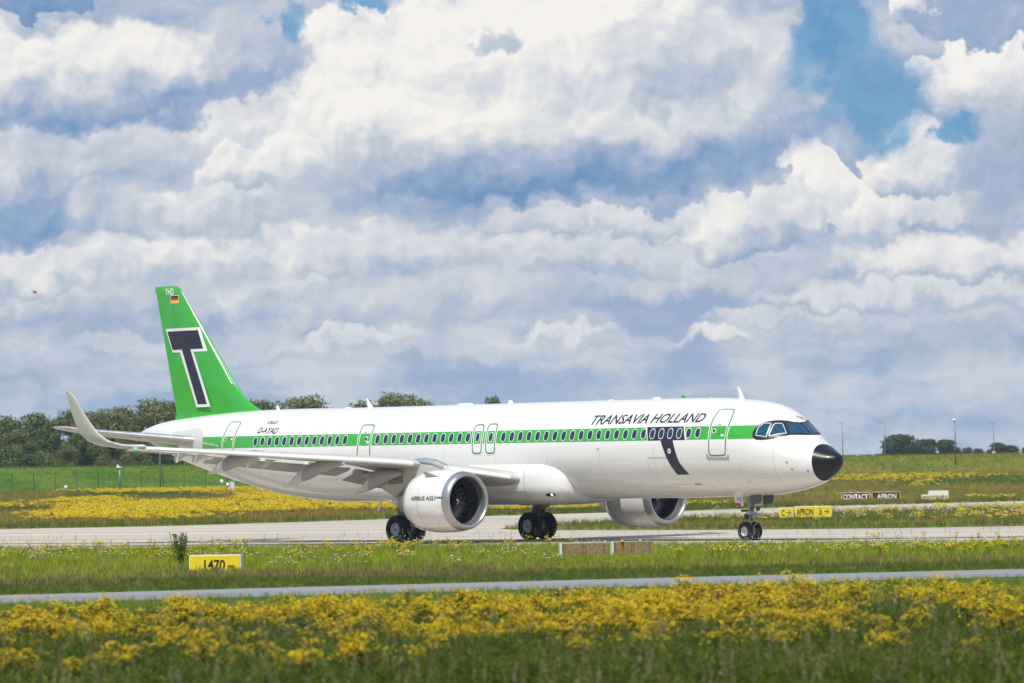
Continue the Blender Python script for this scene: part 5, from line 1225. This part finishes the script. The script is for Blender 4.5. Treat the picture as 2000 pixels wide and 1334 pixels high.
u_ = q[(f2 > .3) & (vnoise(q[:, 0], q[:, 1], 4, 19) > .80)][:60]
tri_mesh('verge_purple_flowers', fill([daisy(140+k, 1, .42) for k in range(2)], u_, .9, 1.2), [G_LUSH, PUR, STEMM], 'pale purple flowers in the near verge', 'wildflowers')
e_ = scatter(1500, 118, 214, 1.2, lambda x, y: taxiN(x)-9 < y < taxiN(x)-.3)
tri_mesh('verge_seed_stalks', fill(TS_, e_, .75, 1.15, .2), [G_LUSH, YEL, STEMM, SEED], 'tall wispy seed stalks along the near taxiway edge', 'grass')
# island between the two taxiways
ik = lambda x, y: islN(x)+.3 < y < islF(x)-.3 and x > -.6
ip = scatter(15000, 246, 380, 1.15, ik); a_ = vnoise(ip[:, 0], ip[:, 1], 9, 3) > .5
tri_mesh('island_grass', fill(TG, ip[a_], .5, .9), [G_MOWN], 'grass on the island between the two taxiways', 'grass'); tri_mesh('island_tawny_grass', fill(TG, ip[~a_], .5, .9), [G_TAN], 'tawny grass on the island between the two taxiways', 'grass')
ir = scatter(2600, 250, 380, 1.15, lambda x, y: ik(x, y) and x > 10); ir = ir[(vnoise(ir[:, 0], ir[:, 1], 7, 4)+.25*(ir[:, 0] > 22)+rng.uniform(-.1, .1, len(ir)) > .62)][:520]
tri_mesh('island_ragwort', fill(TRf, ir, .6, 1.0), [RLEAF, YEL, STEMM], 'yellow ragwort around the yellow signs on the island', 'wildflowers')
idz = scatter(600, 250, 360, 1.15, lambda x, y: ik(x, y) and x > 12)
tri_mesh('island_daisies', fill([daisy(160+k, 1, .40) for k in range(2)], idz, 1., 1.6), [G_LUSH, WHT, STEMM], 'white daisies on the island beside the signs', 'wildflowers')
# far field
fk = lambda x, y: y > farE(x)+.3
T3 = [[blades(10, .45, .03, .35, r_)] for _ in range(4)]
fp = scatter(32000, 300, 566, 1.15, fk); t_ = fp[:, 0]/fp[:, 1]; dd = np.array([y-farE(x) for x, y, z in fp])
c_ = vnoise(fp[:, 0], fp[:, 1]*.4, 14, 6)+rng.uniform(-.15, .15, len(fp))
lushf = (dd < 10) | (c_ > .62); 
tri_mesh('far_field_grass', fill(T3, fp[lushf], .5, 1.), [G_MOWN], 'green grass beyond the taxiways', 'grass'); tri_mesh('far_field_dry_grass', fill(T3, fp[~lushf], .6, 1.1), [G_TAN], 'tawny dry grass beyond the taxiways', 'grass')
q = scatter(26000, 330, 562, 1.15, fk); t_ = q[:, 0]/q[:, 1]; dd = np.array([y-farE(x) for x, y, z in q]); prog = dd/(562-(q[:, 1]-dd))
nn = vnoise(q[:, 0], q[:, 1]*.25, 9, 8)+rng.uniform(-.12, .12, len(q))
left = (t_ < .02) & (dd > 16) & (np.where((prog > .2) & (prog < .52), nn > .33, nn > .54)); right = (t_ >= .02) & (((prog > .84) & (nn > .73)) | ((dd > 9) & (dd < 25) & (nn > .66)) | (nn > .90))
right &= rng.uniform(0, 1, len(q)) < .8
tri_mesh('far_ragwort_field', fill(TRf, q[left], .75, 1.2), [RLEAF, YEL, STEMM], 'broad bright yellow flower field beyond the taxiway on the left', 'wildflowers')
tri_mesh('far_ragwort_patches', fill(TRf, q[right], .8, 1.25), [RLEAF, YEL, STEMM], 'yellow flower patches on the rough grass at the right', 'wildflowers')
# the grassy bank
bp = scatter(15000, 560, 668, 1.15); tb = bp[:, 0]/bp[:, 1]; tb = np.clip(np.where(tb > .03, 1.0-.8*np.exp(-((tb-.075)/.018)**2), 0)+rng.uniform(-.3, .3, len(bp)), 0, 1)
tri_mesh('bank_grass', fill(T3, bp[tb < .55], .35, .6), [plant_mat('bank_green', (.075, .135, .006), (.13, .19, .012), .08)], 'close green grass on the bank', 'grass')
tri_mesh('bank_tawny_grass', fill(T3, bp[tb >= .55], .35, .6), [plant_mat('bank_tawny', (.17, .155, .010), (.27, .19, .028), .05)], 'tawny grass on the right bank', 'grass')
# a few taller plants that stand out against the service road and the taxiway
def dock(seed, h, brown):
    r = np.random.default_rng(seed); m = MB()
    R0 = empty('dock_plant')
    for k in range(5):
        a = r.uniform(0, 6.28); d = .10*k**.5; x, y = math.cos(a)*d, math.sin(a)*d; hh = h*r.uniform(.8, 1.); m.tube([(x*.3, y*.3, 0), (x, y, hh)], [.008, .004], 5)
    m.build('stalk', BARKR if brown else STEMM, R0)
    n = 420 if h != .9 else 900; t = r.uniform(.45 if h != .9 else .15, 1, n); kk = r.integers(0, 5, n); c = np.stack([r.normal(size=n)*.022+np.cos(kk*1.3)*.09*t, r.normal(size=n)*.022+np.sin(kk*1.3)*.09*t, t*h*(.86+.03*kk)], 1)
    quads_mesh('seed_heads', c, r.normal(size=(n, 3)), r.uniform(.008, .018, n)*(1 if h != .9 else 1.5), .6, [BARKR if brown else RLEAF], R0); return R0
BARKR = mat('dock_red_brown', (.13, .045, .025), .8, var=.3, vscale=20)
for k, (u, v, y, h, b, lab) in enumerate([(1414, 1200, 82, .98, 1, 'red brown dock stalks standing among the ragwort right of centre'), (1573, 1200, 83, .92, 1, 'dark dock stalks against the service road below the nose wheel'), (1100, 1200, 84, .90, 1, 'dark red dock stalk among the ragwort near the centre'),
    (1745, 1200, 82, 1.0, 0, 'tall leafy weed against the service road at the right'), (810, 1200, 83, .95, 0, 'dark green thistle clump in the ragwort left of centre'), (560, 1220, 83, .86, 0, 'dark green weed in the ragwort below the yellow marker'), (352, 1095, 165, .9, 0, 'leafy green weed at the left end of the yellow marker')]):
    o = dock(200+k, h, b); o.location = (at_y(u, v, y).x, y, 0); o.scale = (2.2, 2.2, 1.3) if y > 100 else (1.3, 1.3, 1.05); tag(o, lab, 'weed', 'tall weeds standing out of the meadow')

# ------------------------------------------------------------------ air
hm = bpy.data.materials.new('air'); hm.use_nodes = True; T = NT(hm.node_tree); T.n.clear()
vol = T.node('ShaderNodeVolumePrincipled'); vol.inputs['Color'].default_value = (.72, .84, 1, 1); vol.inputs['Density'].default_value = HAZE_D; vol.inputs['Anisotropy'].default_value = .1
o_ = T.node('ShaderNodeOutputMaterial'); T.l.new(vol.outputs[0], o_.inputs['Volume'])
m = MB(); m.box((0, 900, 8.), (1000, 2000, 18)); hz = m.build('haze', hm); tag(hz, 'pale air over the airfield', 'haze', kind='stuff')
